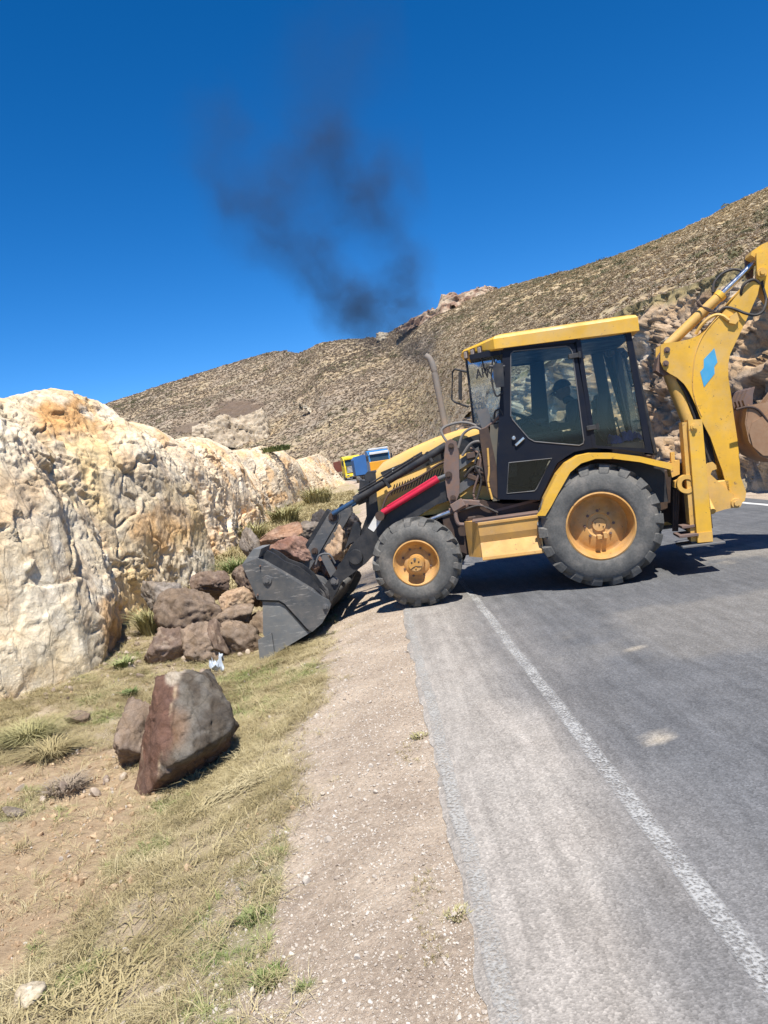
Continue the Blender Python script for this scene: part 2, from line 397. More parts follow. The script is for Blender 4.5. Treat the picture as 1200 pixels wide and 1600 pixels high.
def axis(parts):
    a = []
    for s, e, st in parts: a += list(np.arange(s, e, st))
    return np.array(a + [parts[-1][1]])
def land_grid(xs, ys):
    X, Y = np.meshgrid(xs, ys, indexing='ij'); Xw = X + bend(Y)
    Z = gz(Xw.ravel(), Y.ravel()).reshape(X.shape)
    g, gr, so, ed = masks(Xw.ravel(), Y.ravel())
    return np.stack([Xw, Y, Z], -1), np.stack([g, gr, so], -1).reshape(*X.shape, 3)

def ground_mat():
    m, t, b = mat('verge_earth')
    va = nd(t, 'ShaderNodeVertexColor', layer_name='tint'); sp = nd(t, 'ShaderNodeSeparateColor'); t.links.new(va.outputs[0], sp.inputs[0])
    g1 = noise_node(t, 55, 6, 0.75); g2 = noise_node(t, 2.2, 5, 0.6); g3 = noise_node(t, 14, 6, 0.7)
    vo = nd(t, 'ShaderNodeTexVoronoi'); vo.inputs['Scale'].default_value = 48; tc = nd(t, 'ShaderNodeTexCoord'); t.links.new(tc.outputs['Object'], vo.inputs[0])
    grav = ramp(t, g1.outputs[0], [(0.25, (0.35, 0.28, 0.215)), (0.5, (0.50, 0.415, 0.33)), (0.75, (0.62, 0.545, 0.45))])
    peb = ramp(t, vo.outputs['Color'], [(0.3, (0.85,) * 3), (0.9, (1.2,) * 3)])
    gc = mixc(t, 0.6, grav.outputs[0], peb.outputs[0], 'MULTIPLY')
    pat = ramp(t, g2.outputs[0], [(0.35, (0.80, 0.76, 0.72)), (0.65, (1.08, 1.05, 1.0))])
    gc = mixc(t, 1, gc, pat.outputs[0], 'MULTIPLY')
    dry = ramp(t, g3.outputs[0], [(0.3, (0.24, 0.18, 0.10)), (0.5, (0.40, 0.32, 0.19)), (0.7, (0.52, 0.44, 0.28))])
    soil = ramp(t, g3.outputs[0], [(0.3, (0.30, 0.21, 0.13)), (0.55, (0.44, 0.325, 0.205)), (0.75, (0.56, 0.43, 0.28))])
    grn = ramp(t, g3.outputs[0], [(0.3, (0.10, 0.13, 0.04)), (0.7, (0.26, 0.30, 0.10))])
    c = mixc(t, sp.outputs[0], gc, dry.outputs[0]); c = mixc(t, sp.outputs[2], c, soil.outputs[0])
    gm = nd(t, 'ShaderNodeMath', operation='MULTIPLY'); gm.inputs[1].default_value = 0.7; t.links.new(sp.outputs[1], gm.inputs[0])
    c = mixc(t, gm.outputs[0], c, grn.outputs[0])
    t.links.new(c, b.inputs['Base Color']); b.inputs['Roughness'].default_value = 0.95; b.inputs['Specular IOR Level'].default_value = 0.2
    bump(t, b, g1.outputs[0], 0.8, 0.02); bump(t, b, g3.outputs[0], 0.6, 0.03); return m
EARTH = ground_mat()
xsL = axis([(-400, -60, 40), (-60, -8, 4), (-8, -4.6, .25), (-4.6, -0.7, .035), (-0.7, .16, .03), (.16, 7, 1.2), (7, 12, .3), (12, 60, 4), (60, 400, 40)])
ysL = axis([(-60, 1.0, 3), (1.0, 9.5, .035), (9.5, 16, .09), (16, 40, .5), (40, 130, 3), (130, 700, 40)])
P, C3 = land_grid(xsL, ysL)
tag(grid_obj('ground', P, EARTH, cols=C3), kind='structure')
far = bpy.data.meshes.new('plain')
far.from_pydata([(-3000, -3000, -1.2), (3000, -3000, -1.2), (3000, 3000, -1.2), (-3000, 3000, -1.2)], [], [(0, 1, 2, 3)])
def flat_earth():
    m, t, b = mat('distant_earth'); n = noise_node(t, 0.3, 8, 0.7)
    t.links.new(ramp(t, n.outputs[0], [(0.3, (0.22, 0.18, 0.11)), (0.7, (0.38, 0.33, 0.21))]).outputs[0], b.inputs['Base Color']); b.inputs['Roughness'].default_value = 1; return m
tag(link('plain_ground', far, flat_earth()), kind='structure')

# ---- road
def road_mat():
    m, t, b = mat('weathered_asphalt')
    va = nd(t, 'ShaderNodeVertexColor', layer_name='tint'); sp = nd(t, 'ShaderNodeSeparateColor'); t.links.new(va.outputs[0], sp.inputs[0])
    g1 = noise_node(t, 130, 5, 0.8); g2 = noise_node(t, 1.5, 6, 0.65); g3 = noise_node(t, 9, 7, 0.75, vec_scale=(1, .35, 1))
    g4 = noise_node(t, 38, 4, 0.7)
    vo = nd(t, 'ShaderNodeTexVoronoi'); vo.inputs['Scale'].default_value = 95; tc = nd(t, 'ShaderNodeTexCoord'); t.links.new(tc.outputs['Object'], vo.inputs[0])
    lane = ramp(t, g2.outputs[0], [(0.3, (0.108, 0.111, 0.117)), (0.7, (0.15, 0.151, 0.154))])
    sh = ramp(t, g2.outputs[0], [(0.3, (0.325, 0.292, 0.255)), (0.7, (0.385, 0.352, 0.31))])
    c = mixc(t, sp.outputs[0], lane.outputs[0], sh.outputs[0])
    gs = noise_node(t, 1.0, 6, 0.7, vec_scale=(9, .5, 1)); c = mixc(t, 1, c, ramp(t, gs.outputs[0], [(0.35, (0.84,) * 3), (0.65, (1.14,) * 3)]).outputs[0], 'MULTIPLY')
    gk = nd(t, 'ShaderNodeTexNoise'); gk.inputs['Scale'].default_value = 1.3; gk.inputs['Detail'].default_value = 5; tq = nd(t, 'ShaderNodeTexCoord'); t.links.new(tq.outputs['Object'], gk.inputs[0])
    ks = ramp(t, gk.outputs[0], [(0.492, (1, 1, 1)), (0.4985, (.72, .72, .72)), (0.505, (1, 1, 1))]); c = mixc(t, .45, c, ks.outputs[0], 'MULTIPLY')
    # pale dust patches
    c = mixc(t, sp.outputs[2], c, (0.48, 0.42, 0.33))
    ag = ramp(t, vo.outputs['Color'], [(0.0, (0.62,) * 3), (0.5, (0.97,) * 3), (1.0, (1.45,) * 3)])
    c = mixc(t, 0.75, c, ag.outputs[0], 'MULTIPLY')
    st = ramp(t, g3.outputs[0], [(0.3, (0.80,) * 3), (0.7, (1.16,) * 3)]); c = mixc(t, 1, c, st.outputs[0], 'MULTIPLY')
    s1 = ramp(t, g1.outputs[0], [(0.3, (0.7,) * 3), (0.7, (1.25,) * 3)]); c = mixc(t, 0.8, c, s1.outputs[0], 'MULTIPLY')
    t.links.new(c, b.inputs['Base Color']); b.inputs['Roughness'].default_value = 0.85; b.inputs['Specular IOR Level'].default_value = 0.35
    bump(t, b, vo.outputs['Distance'], 0.5, 0.006); bump(t, b, g4.outputs[0], 0.3, 0.008); return m
ROAD = road_mat()
xr = axis([(.10, 1.2, .04), (1.2, 7.0, .12)]); yr = axis([(-40, 1, 2), (1, 12, .08), (12, 30, .4), (30, 170, 2)])
X, Y = np.meshgrid(xr, yr, indexing='ij'); Xw = X + bend(Y)
pp = np.stack([X.ravel(), Y.ravel(), X.ravel() * 0], 1)
edgewob = fbm(pp * np.array([0, 5, 0]) + 3, 4, 77).reshape(X.shape) * 0.022
Xe = Xw + np.where(X < .13, edgewob, 0)
Z = np.where(X < .13, -0.012, 0.0) + 0 * X
nn = fbm(pp * np.array([1.6, .5, 1]), 4, 41).reshape(X.shape); n5 = fbm(pp * 5, 4, 43).reshape(X.shape)
shoulder = smooth(1.02, .45, X + nn * .25) * np.interp(Y, [0, 4, 9], [1, .95, .55]) + smooth(1.3, .9, X + nn * .3) * 0.18
shoulder = np.maximum(shoulder, smooth(.26, .19, X + n5 * .02) * 0.35)
dust = np.zeros_like(X)
def ppick(u, v): d = ray(u, v); t = EYE / -d[2]; return d[0] * t, d[1] * t
for (u, v, a, bb, s) in ((1032, 1152, .075, .028, .9), (1000, 1013, .06, .03, .8), (1090, 990, 1.0, .35, .10), (1150, 1000, .8, .2, .10), (1190, 860, .9, .25, .30)):
    cx_, cy_ = ppick(u, v); dd = np.hypot((X - cx_) / a, (Y - cy_) / (bb * 2.2)); dust = np.maximum(dust, s * smooth(1.1, .55, dd + n5 * .5))
pa_ = [ppick(u, v) for u, v in ((985, 985), (1190, 1010), (1180, 952), (1010, 950))]; px0, px1 = pa_[0][0], 6.4; py0, py1 = pa_[1][1], pa_[3][1]
dust = np.maximum(dust, .15 * smooth(px0 - .06, px0 + .06, X + n5 * .05) * smooth(py0 - .1, py0 + .1, Y + n5 * .1) * smooth(py1 + .1, py1 - .1, Y + n5 * .1))
tag(grid_obj('road', np.stack([Xe, Y, Z], -1), ROAD, cols=np.stack([np.clip(shoulder, 0, 1), shoulder * 0, dust], -1)), kind='structure')
def worn_paint(name, thr=0.5, col=(0.72, 0.71, 0.68)):
    m, t, b = mat(name); o = t.nodes['Material Output']
    n = noise_node(t, 60, 6, 0.8); n2 = noise_node(t, 4, 4, 0.6)
    vo = nd(t, 'ShaderNodeTexVoronoi'); vo.inputs['Scale'].default_value = 70; tc = nd(t, 'ShaderNodeTexCoord'); t.links.new(tc.outputs['Object'], vo.inputs[0])
    ad = nd(t, 'ShaderNodeMath', operation='ADD'); t.links.new(n.outputs[0], ad.inputs[0])
    mu = nd(t, 'ShaderNodeMath', operation='MULTIPLY'); mu.inputs[1].default_value = 0.5; t.links.new(n2.outputs[0], mu.inputs[0]); t.links.new(mu.outputs[0], ad.inputs[1])
    a2 = nd(t, 'ShaderNodeMath', operation='MULTIPLY_ADD'); a2.inputs[1].default_value = 0.25; t.links.new(vo.outputs['Distance'], a2.inputs[0]); t.links.new(ad.outputs[0], a2.inputs[2])
    f = ramp(t, a2.outputs[0], [(thr - .10, (.0, .0, .0)), (thr + .10, (.85,) * 3)])
    # fade towards both long edges through the tint attribute
    va = nd(t, 'ShaderNodeVertexColor', layer_name='tint'); mm = nd(t, 'ShaderNodeMath', operation='MULTIPLY'); t.links.new(f.outputs[0], mm.inputs[0]); t.links.new(va.outputs[0], mm.inputs[1])
    tr = nd(t, 'ShaderNodeBsdfTransparent'); mx = nd(t, 'ShaderNodeMixShader'); t.links.new(mm.outputs[0], mx.inputs[0]); t.links.new(tr.outputs[0], mx.inputs[1]); t.links.new(b.outputs[0], mx.inputs[2]); t.links.new(mx.outputs[0], o.inputs[0])
    b.inputs['Base Color'].default_value = (*col, 1); b.inputs['Roughness'].default_value = 0.8; return m
PAINT = worn_paint('worn_white_road_paint', 0.88, (.47, .465, .445)); PAINT2 = worn_paint('faint_white_road_paint', 0.88, (0.44, 0.425, 0.39)); PAINT3 = worn_paint('fresh_white_road_paint', 0.3)
def stripe(name, x0, x1, m, y0=-30, y1=165, seed=0):
    xs = np.linspace(x0, x1, 7); ys = axis([(y0, 1, 2), (1, 14, .06), (14, 40, .5), (40, y1, 3)])
    X, Y = np.meshgrid(xs, ys, indexing='ij'); q = np.stack([X.ravel() * 0 + seed, Y.ravel(), X.ravel() * 0], 1)
    wob = fbm(q * 1.6, 4, 50 + seed).reshape(X.shape) * .013
    c = np.interp(np.linspace(0, 1, 7), [0, .15, .85, 1], [.3, 1, 1, .3])[:, None] * (1 + 0 * Y)
    return tag(grid_obj(name, np.stack([X + wob + bend(Y), Y, 0 * X + .004], -1), m, cols=np.stack([c] * 3, -1)), kind='structure')
stripe('edge_line', .90, .995, PAINT, seed=1); stripe('faded_edge_strip', .125, .205, PAINT2, seed=2); stripe('far_edge_line', 6.55, 6.68, PAINT3, seed=3)

# ---- rock faces
def rock_mat(name, bs=1.0, bright=1.0):
    m, t, b = mat(name)
    va = nd(t, 'ShaderNodeVertexColor', layer_name='tint')
    n1 = noise_node(t, 7 * bs, 9, 0.7, dist=0.4); n2 = noise_node(t, 34 * bs, 6, 0.7); n3 = noise_node(t, 2.0 * bs, 5, 0.6, dist=1)
    v1 = ramp(t, n1.outputs[0], [(0.3, (0.80, 0.74, 0.66)), (0.5, (1, 1, 1)), (0.75, (1.14, 1.14, 1.12))])
    v2 = ramp(t, n2.outputs[0], [(0.3, (0.82,) * 3), (0.7, (1.14,) * 3)])
    v3 = ramp(t, n3.outputs[0], [(0.35, (1.0, 0.93, 0.80)), (0.65, (0.98, 1.0, 1.02))])
    c = mixc(t, 0.8, va.outputs[0], v1.outputs[0], 'MULTIPLY'); c = mixc(t, 1, c, v2.outputs[0], 'MULTIPLY'); c = mixc(t, 0.8, c, v3.outputs[0], 'MULTIPLY')
    tc = nd(t, 'ShaderNodeTexCoord'); nw = noise_node(t, 2.5 * bs, 4, 0.6); vm = nd(t, 'ShaderNodeMix', data_type='VECTOR'); vm.inputs[0].default_value = min(.2, .16 / bs)
    t.links.new(tc.outputs['Object'], vm.inputs[4]); t.links.new(nw.outputs['Color'], vm.inputs[5])
    for sc_, w_, dk, bd in ((3.2 * bs, .045, .72, .030 / bs), (9.0 * bs, .06, .82, .010 / bs)):
        mp = nd(t, 'ShaderNodeMapping'); mp.inputs['Scale'].default_value = (1, 1, .6); mp.inputs['Rotation'].default_value = (.3, .4, .2); t.links.new(vm.outputs[1], mp.inputs[0])
        ve = nd(t, 'ShaderNodeTexVoronoi', feature='DISTANCE_TO_EDGE'); ve.inputs['Scale'].default_value = sc_; t.links.new(mp.outputs[0], ve.inputs[0])
        vc_ = nd(t, 'ShaderNodeTexVoronoi'); vc_.inputs['Scale'].default_value = sc_; t.links.new(mp.outputs[0], vc_.inputs[0])
        e_ = ramp(t, ve.outputs['Distance'], [(0, (dk,) * 3), (w_, (1, 1, 1))]); c = mixc(t, .8, c, e_.outputs[0], 'MULTIPLY')
        cv = ramp(t, vc_.outputs['Color'], [(0.1, (.90, .89, .87)), (0.9, (1.08, 1.07, 1.05))]); c = mixc(t, 1, c, cv.outputs[0], 'MULTIPLY')
        bump(t, b, e_.outputs[0], 0.5 * bright, bd); bump(t, b, vc_.outputs['Distance'], 0.5 * bright, bd * 1.6)
    t.links.new(c, b.inputs['Base Color']); b.inputs['Roughness'].default_value = 0.92; b.inputs['Specular IOR Level'].default_value = 0.25
    bump(t, b, n1.outputs[0], 0.6, 0.04 / bs); bump(t, b, n2.outputs[0], 0.7, 0.012 / bs); return m
CLIFFM = rock_mat('pale_cliff_rock', 1.0, 1.5); CUTM = rock_mat('road_cut_rock', 0.8, 1.6); ROCKM = rock_mat('fallen_rock', 2.0, .6)

def polyline(pts, s):
    pts = np.array(pts, float); L = np.r_[0, np.cumsum(np.hypot(*np.diff(pts[:, :2], axis=0).T))]
    return np.stack([np.interp(s, L, pts[:, k]) for k in range(pts.shape[1])], 1), L[-1]
CREST = [(-250, 590), (-120, 600), (-50, 612), (0, 618), (45, 612), (80, 606), (112, 610), (138, 626), (152, 640), (168, 655), (180, 659), (205, 658), (232, 668), (256, 684), (262, 690), (290, 683), (322, 685), (340, 700), (352, 708), (368, 704), (392, 699), (412, 695), (425, 702), (442, 713), (465, 719), (480, 715), (500, 709), (512, 724), (528, 738), (545, 748), (560, 752), (600, 745)]
CAZ = np.array([azel(u, v) for u, v in CREST])
base = [(-5.6, -2, 0), (-5.1, 3, 0), (-4.75, 6, 0), (-4.5, 8.1, 0), (-4.15, 8.7, 0), (-3.85, 9.3, 0), (-3.78, 9.9, 0), (-4.1, 11.0, 0), (-4.5, 12.6, 0), (-4.35, 14.5, 0), (-4.0, 16.4, 0), (-3.95, 17.7, 0), (-4.25, 18.6, 0), (-4.95, 18.9, 0), (-4.75, 20, 0), (-4.35, 22, 0), (-4.5, 27, 0), (-4.7, 32, 0), (-5.0, 38, 0), (-5.8, 40, 0), (-5.2, 44, 0), (-4.8, 52, 0), (-4.55, 66, 0), (-3.9, 80, 0), (-3.25, 92, 0), (-3.7, 98, 0), (-6, 102, 0), (-10, 106, 0)]
tot = polyline(base, np.array([0.]))[1]
ss = [0.0]
while ss[-1] < tot: ss.append(ss[-1] + (0.06 if ss[-1] < 9 else np.interp(ss[-1], [9, 16, 22, 40, 120], [.024, .035, .055, .12, .5])))
ss = np.array(ss)
bp, _ = polyline(base, ss)
# round the corners of the path a little
for _ in range(6): bp[1:-1] = (bp[:-2] + 2 * bp[1:-1] + bp[2:]) / 4
tg = np.gradient(bp[:, :2], axis=0); tg /= np.linalg.norm(tg, axis=1)[:, None]
wtg = tg.copy()
for _ in range(400): wtg[1:-1] = (wtg[:-2] + 2 * wtg[1:-1] + wtg[2:]) / 4
wtg /= np.linalg.norm(wtg, axis=1)[:, None]
outn = np.stack([wtg[:, 1], -wtg[:, 0]], 1)                       # away from the bank, over the ditch
offc = np.interp(bp[:, 1], [0, 9, 20, 60, 120], [1.7, 1.55, 1.6, 2.0, 2.5])
cp = bp[:, :2] - outn * offc[:, None]
caz = np.arctan2(cp[:, 0], cp[:, 1]); cel = np.interp(caz, CAZ[:, 0], CAZ[:, 1])
zc = EYE + np.hypot(cp[:, 0], cp[:, 1]) * cel
zc = np.where(bp[:, 1] < 5.5, np.interp(bp[:, 1], [-2, 5.5], [2.4, zc[np.argmin(abs(bp[:, 1] - 5.5))]]), zc)
NT = 250
tv = np.concatenate([np.linspace(-.08, 1, NT - 30), np.linspace(1.02, 3.2, 30)])
U, T = np.meshgrid(np.arange(len(ss)), tv, indexing='ij')
t1 = np.clip(T, 0, 1)
horiz = np.where(T <= 1, 0.28 * t1 + 0.72 * t1 ** 3.2, 1 + (T - 1) * 2.5)
vert = np.where(T <= 1, 1 - (1 - t1) ** 1.35, 1 - (T - 1) * 0.18) + np.minimum(T, 0) * 1.2
zb = -.37
kf = smooth(55, 85, bp[:, 1])[:, None]; horiz = np.where(T <= 1, horiz * (1 - kf) + kf * np.clip(T, 0, 1), horiz); vert = np.where((T <= 1) & (T >= 0), vert * (1 - kf) + kf * t1 ** 1.25, vert)
zcm = zc[:, None]; 
X = bp[:, 0][:, None] - outn[:, 0][:, None] * offc[:, None] * horiz
Yq = bp[:, 1][:, None] - outn[:, 1][:, None] * offc[:, None] * horiz
Zq = zb + (zcm - zb) * vert
shp = X.shape
pts = np.stack([X.ravel(), Yq.ravel(), Zq.ravel()], 1)
far_k = np.interp(Yq.ravel(), [6, 20, 60], [1, 1.4, 2.4])
q = pts / far_k[:, None]
big = fbm(q * .6 + 3, 3, 101)
wq = q + np.stack([fbm(q * 1.3 + k * 9, 3, 5 + k) for k in range(3)], 1) * .35
st_ = np.array([1.0, 1.0, .62])
h1, e1, c1 = facets(wq * 1.15 * st_, 7, 1.0); h2, e2, c2 = facets(wq * 3.1 * st_ + 4, 17, 1.0); h3, e3, c3 = facets(wq * 8.5 + 9, 27, 1.0)
rg = ridged(q * 1.7 + 4, 4, 60); fine = fbm(q * 11, 4, 71)
cm = smooth(-.1, .4, vnoise(q * 1.1, 3)); cm2 = smooth(.0, .5, vnoise(q * 2.3 + 7, 13))
crack = smooth(0.07, 0.0, e1) * cm; crack2 = smooth(0.08, 0.0, e2) * cm2
rough_k = .45 + .75 * smooth(-.3, .4, fbm(q * .8 + 60, 3, 33))
disp = big * .24 + h1 * .11 + (h2 * .042 + h3 * .028 + rg * .02 + fine * .022) * rough_k - crack * .07 - crack2 * .022
# a slanting overhang across the near bulge: rock above stands out over the block below
su = ss[U.ravel().astype(int)]
s9 = ss[np.argmin(np.hypot(bp[:, 0] + 4.2, bp[:, 1] - 8.6))]
line = np.interp(su, [s9 - 3, s9 - .6, s9 + .35, s9 + .9], [.30, .50, .72, .80]) + fbm(q * 2.5, 3, 88) * .05
ins = smooth(s9 + .95, s9 + .55, su) * smooth(s9 - 5, s9 - 3, su)
ov = ins * (smooth(line - .015, line + .03, T.ravel()) * .12 - smooth(.12, .0, np.abs(T.ravel() - line + .06)) * .20)
disp = disp * np.where(ins * (T.ravel() < line) > .5, .62, 1) + ov
env = np.clip(smooth(-.08, .12, T.ravel()), .25, 1) * np.interp(T.ravel(), [.8, 1.0, 1.3, 3], [1, .42, .3, .3])
disp = disp * env * far_k ** .6
slope = np.interp(T.ravel(), [0, .6, 1.0, 1.2], [.15, .4, .9, 1.0])
on = outn[U.ravel().astype(int)]
pts[:, 0] += on[:, 0] * disp * (1 - slope * .5); pts[:, 1] += on[:, 1] * disp * (1 - slope * .5); pts[:, 2] += disp * slope * .9
# colour of the rock: cream, ochre, grey, white; crack shading multiplied in last
n_a = fbm(q * .9 + 40, 4, 201); n_b = fbm(q * 1.7 + 20, 4, 211); n_c = fbm(q * 3.1, 5, 221)
cream = np.array([.80, .67, .48]); ochre = np.array([.80, .50, .24]); grey = np.array([.66, .59, .48]); white = np.array([.84, .76, .62]); yel = np.array([.82, .64, .37]); tan = np.array([.74, .55, .36])
col = np.ones((len(pts), 3)) * cream
def blend(col, c, k): k = np.clip(k, 0, 1)[:, None]; return col * (1 - k) + c * k
col = blend(col, tan, smooth(-.1, .45, n_c) * .8); col = blend(col, yel, smooth(.05, .5, n_a) * .9); col = blend(col, grey, smooth(.1, .5, n_b) * .55)
col = blend(col, white, smooth(.25, .5, -n_a) * .7)
def blob(s0, t0, rs, rt): return np.sqrt(((su - s0) / rs) ** 2 + ((T.ravel() - t0) / rt) ** 2)
# stains and veins, each where the survey found it on the face
paz = np.arctan2(pts[:, 0], pts[:, 1]); pel = (pts[:, 2] - EYE) / np.hypot(pts[:, 0], pts[:, 1])
def stain(u, v, ru, rv, c, k, soft=.5):
    global col
    a0, e0 = azel(u, v); a1, _ = azel(u + ru, v - ru * .15); _, e1 = azel(u, v - rv)
    d = np.hypot((paz - a0) / (a1 - a0), (pel - e0) / (e1 - e0)); col = blend(col, c, smooth(1.2, .45, d + n_c * soft + n_b * .3) * k)
stain(60, 985, 110, 110, white, .75); stain(20, 780, 60, 55, tan * .92, .7); stain(120, 660, 75, 42, ochre, .95); stain(95, 650, 40, 26, ochre * np.array([.95, .88, .8]), .8); stain(135, 710, 42, 50, yel, .8)
stain(172, 642, 34, 22, white, .9); stain(25, 690, 40, 50, white, .6); stain(150, 770, 35, 60, yel, .6); stain(212, 765, 45, 50, grey, .8); stain(250, 820, 60, 36, ochre, .75); stain(190, 985, 30, 70, ochre, .85); stain(215, 940, 30, 50, yel, .8)
stain(245, 690, 40, 20, white, .6); stain(310, 705, 45, 26, ochre * 1.05, .7); stain(280, 770, 40, 50, grey, .5); stain(320, 900, 40, 20, white, .8); stain(90, 850, 12, 60, white, .9, .2)
yy = pts[:, 1]; col = blend(col, np.array([.88, .72, .53]), smooth(18.5, 21, yy) * .75); col = blend(col, ochre * 1.15, smooth(18.5, 21, yy) * smooth(.1, .5, n_c) * .6); col = blend(col, white, smooth(18.5, 21, yy) * smooth(.2, .5, -n_c) * .6)
col *= (1 - .30 * crack2)[:, None] * (1 - .25 * crack)[:, None]  # crack shading: recesses darkened in the tint, on top of the relief
P = pts.reshape(*shp, 3)
cl = tag(grid_obj('rock_bank', P, CLIFFM, cols=col.reshape(*shp, 3)), 'cream and ochre rock bank cut beside the grassy ditch', 'rock bank', kind='structure')

# ---- hill
RIDGE = [(-900, 860), (-500, 790), (-200, 730), (0, 680), (100, 653), (160, 632), (205, 618), (250, 602), (290, 590), (330, 577), (380, 562), (428, 548), (450, 549), (466, 553), (482, 545), (500, 536), (530, 531), (560, 529), (590, 527), (610, 518), (630, 507), (652, 495), (672, 488), (700, 480), (740, 466), (775, 452), (830, 437), (900, 420), (950, 403), (1000, 385), (1050, 365), (1100, 341), (1150, 316), (1200, 293), (1300, 245), (1450, 170), (1700, 60), (2200, 0)]
RA = np.array([azel(u, v) for u, v in RIDGE])
RR = np.interp([p[0] for p in RIDGE], [-900, 160, 428, 466, 500, 700, 1000, 1200, 1700], [600, 430, 380, 330, 300, 250, 185, 155, 120])
CUTC = [(600, 700), (660, 683), (700, 655), (740, 640), (780, 615), (840, 575), (900, 540), (960, 505), (1000, 485), (1050, 470), (1089, 459), (1150, 436), (1200, 422), (1350, 385), (1600, 330)]
KA = np.array([azel(u, v) for u, v in CUTC])
def crest_r(az): return 10.2 / np.maximum(np.sin(np.maximum(az, 0.001)), 1e-3)
def foot(az):
    az = np.asarray(az, float)
    rc = 1 / (1 / crest_r(az) ** 4 + 1 / 112 ** 4) ** .25; zk = EYE + rc * np.interp(az, KA[:, 0], KA[:, 1])
    k = smooth(.06, .14, az)
    rf = rc + (1 - smooth(-.15, .05, az)) * 30; zf = (1 - k) * (-0.4) + k * zk
    big_az = smooth(.95, 1.2, az); zf = zf * (1 - big_az) + big_az * 5.2
    return rf, zf
az = np.linspace(radians(-85), radians(88), 900); tt = np.r_[np.linspace(0, 1, 330), 1.02, 1.06, 1.12, 1.3, 1.8]
rf, zf = foot(az); rr_ = np.interp(az, RA[:, 0], RR); el = np.interp(az, RA[:, 0], RA[:, 1])
rr_ = np.maximum(rr_, rf + 40); zr = EYE + rr_ * el
def hill_pt(ai, t):
    """ai float index into the azimuth table"""
    A = np.interp(ai, np.arange(len(az)), az); rf_ = np.interp(ai, np.arange(len(az)), rf); zf_ = np.interp(ai, np.arange(len(az)), zf)
    r2 = np.interp(ai, np.arange(len(az)), rr_); z2 = np.interp(ai, np.arange(len(az)), zr)
    r = rf_ + (r2 - rf_) * t; tc = np.clip(t, 0, 1)
    pr = tc - 0.05 * np.sin(pi * tc)
    z = zf_ + (z2 - zf_) * pr - np.maximum(t - 1, 0) * (r2 - rf_) * .25
    x = r * np.sin(A); y = r * np.cos(A); p = np.stack([x, y, z * 0], 1)
    e = np.sin(pi * np.clip(tc, .0, 1)) ** .7
    z = z + e * (fbm(p * .018, 4, 301) * 2.6 * np.clip(r2 / 300, .12, 1) ** 1.5 + fbm(p * .09, 4, 311) * .8) + fbm(p * .35, 3, 321) * .18 * smooth(0, .05, tc)
    return np.stack([x, y, z], 1)
AI, TT = np.meshgrid(np.arange(len(az)), tt, indexing='ij')
HP = hill_pt(AI.ravel().astype(float), TT.ravel())
def px_dir(u, v): return azel(u, v)
pa = np.arctan2(HP[:, 0], HP[:, 1]); pe = (HP[:, 2] - EYE) / np.hypot(HP[:, 0], HP[:, 1])
hn1 = fbm(HP * .03, 5, 401); hn2 = fbm(HP * .16, 4, 411); hn3 = fbm(HP * .8, 3, 421)
def hill_cols(HP, pa, pe, hn1, hn2, hn3):
    straw = np.array([.50, .40, .24]); sage = np.array([.35, .29, .225]); brown = np.array([.30, .235, .185]); olive = np.array([.29, .26, .18]); pale = np.array([.56, .46, .36])
    c = np.ones((len(HP), 3)) * sage
    rightness = smooth(.10, .42, pa)
    c = blend(c, straw, np.clip(smooth(-.4, .3, hn1 + hn2 * .4) * .55 + rightness * .6, 0, .95))
    c = blend(c, brown, smooth(.0, .5, hn2) * .5 * (1 - rightness * .5)); c = blend(c, olive, smooth(.2, .5, -hn2) * .4)
    c = blend(c, pale, smooth(.42, .6, hn3 + hn1 * .3) * .5)
    # brown scree patch and pale scars
    for (u, v, ru, rv, colr, k) in ((372, 640, 44, 17, (.15, .11, .085), .9), (310, 668, 45, 10, (.16, .12, .09), .8), (700, 560, 90, 40, (.30, .24, .17), .4), (640, 640, 60, 40, (.36, .28, .15), .5), (900, 470, 200, 25, (.34, .27, .16), .3)):
        a0, e0 = azel(u, v); a1, _ = azel(u + ru, v - ru * .15); _, e1 = azel(u, v - rv)
        d = np.hypot((pa - a0) / (a1 - a0), (pe - e0) / (e1 - e0)); c = blend(c, np.array(colr), smooth(1.15, .75, d + hn2 * .35) * k)
    return c
HC = hill_cols(HP, pa, pe, hn1, hn2, hn3)
HILLM = rock_mat('scrub_hill_earth', 0.12)
tag(grid_obj('hill', HP.reshape(*AI.shape, 3), HILLM, cols=HC.reshape(*AI.shape, 3)), kind='structure')

# ---- road cut on the far side of the road
ysC = axis([(2, 8, .25), (8, 30, .09), (30, 60, .25), (60, 112, 1.0)])
tvC = np.linspace(-.05, 1.06, 120)
Yc, Tc = np.meshgrid(ysC, tvC, indexing='ij')
azc = np.arctan2(10.2, ysC); _, zcc = foot(azc); zcc = zcc + .05
xb = 7.9 + np.interp(ysC, [0, 14, 60, 112], [0, 0, .2, .6]) + bend(ysC) * smooth(60, 100, ysC)
bx_ = xb[:, None] + (10.2 - xb[:, None]) * np.clip(Tc, -.05, 2) ** 1.0 * 1.0
Zc = -.06 + (zcc[:, None] + .06) * np.sign(Tc) * np.abs(Tc) ** .85
pc = np.stack([bx_.ravel(), Yc.ravel(), Zc.ravel()], 1); qc = pc * .62
wqc = qc + np.stack([fbm(qc * 1.2 + k * 7, 3, 15 + k) for k in range(3)], 1) * .4
h1, e1, c1 = facets(wqc * .9, 27, 1.1); h2, e2, c2 = facets(wqc * 2.4 + 3, 37, 1.1); h3, e3, c3 = facets(wqc * 6 + 5, 47, 1.1)
ck = smooth(.07, 0, e1); ck2 = smooth(.06, 0, e2)
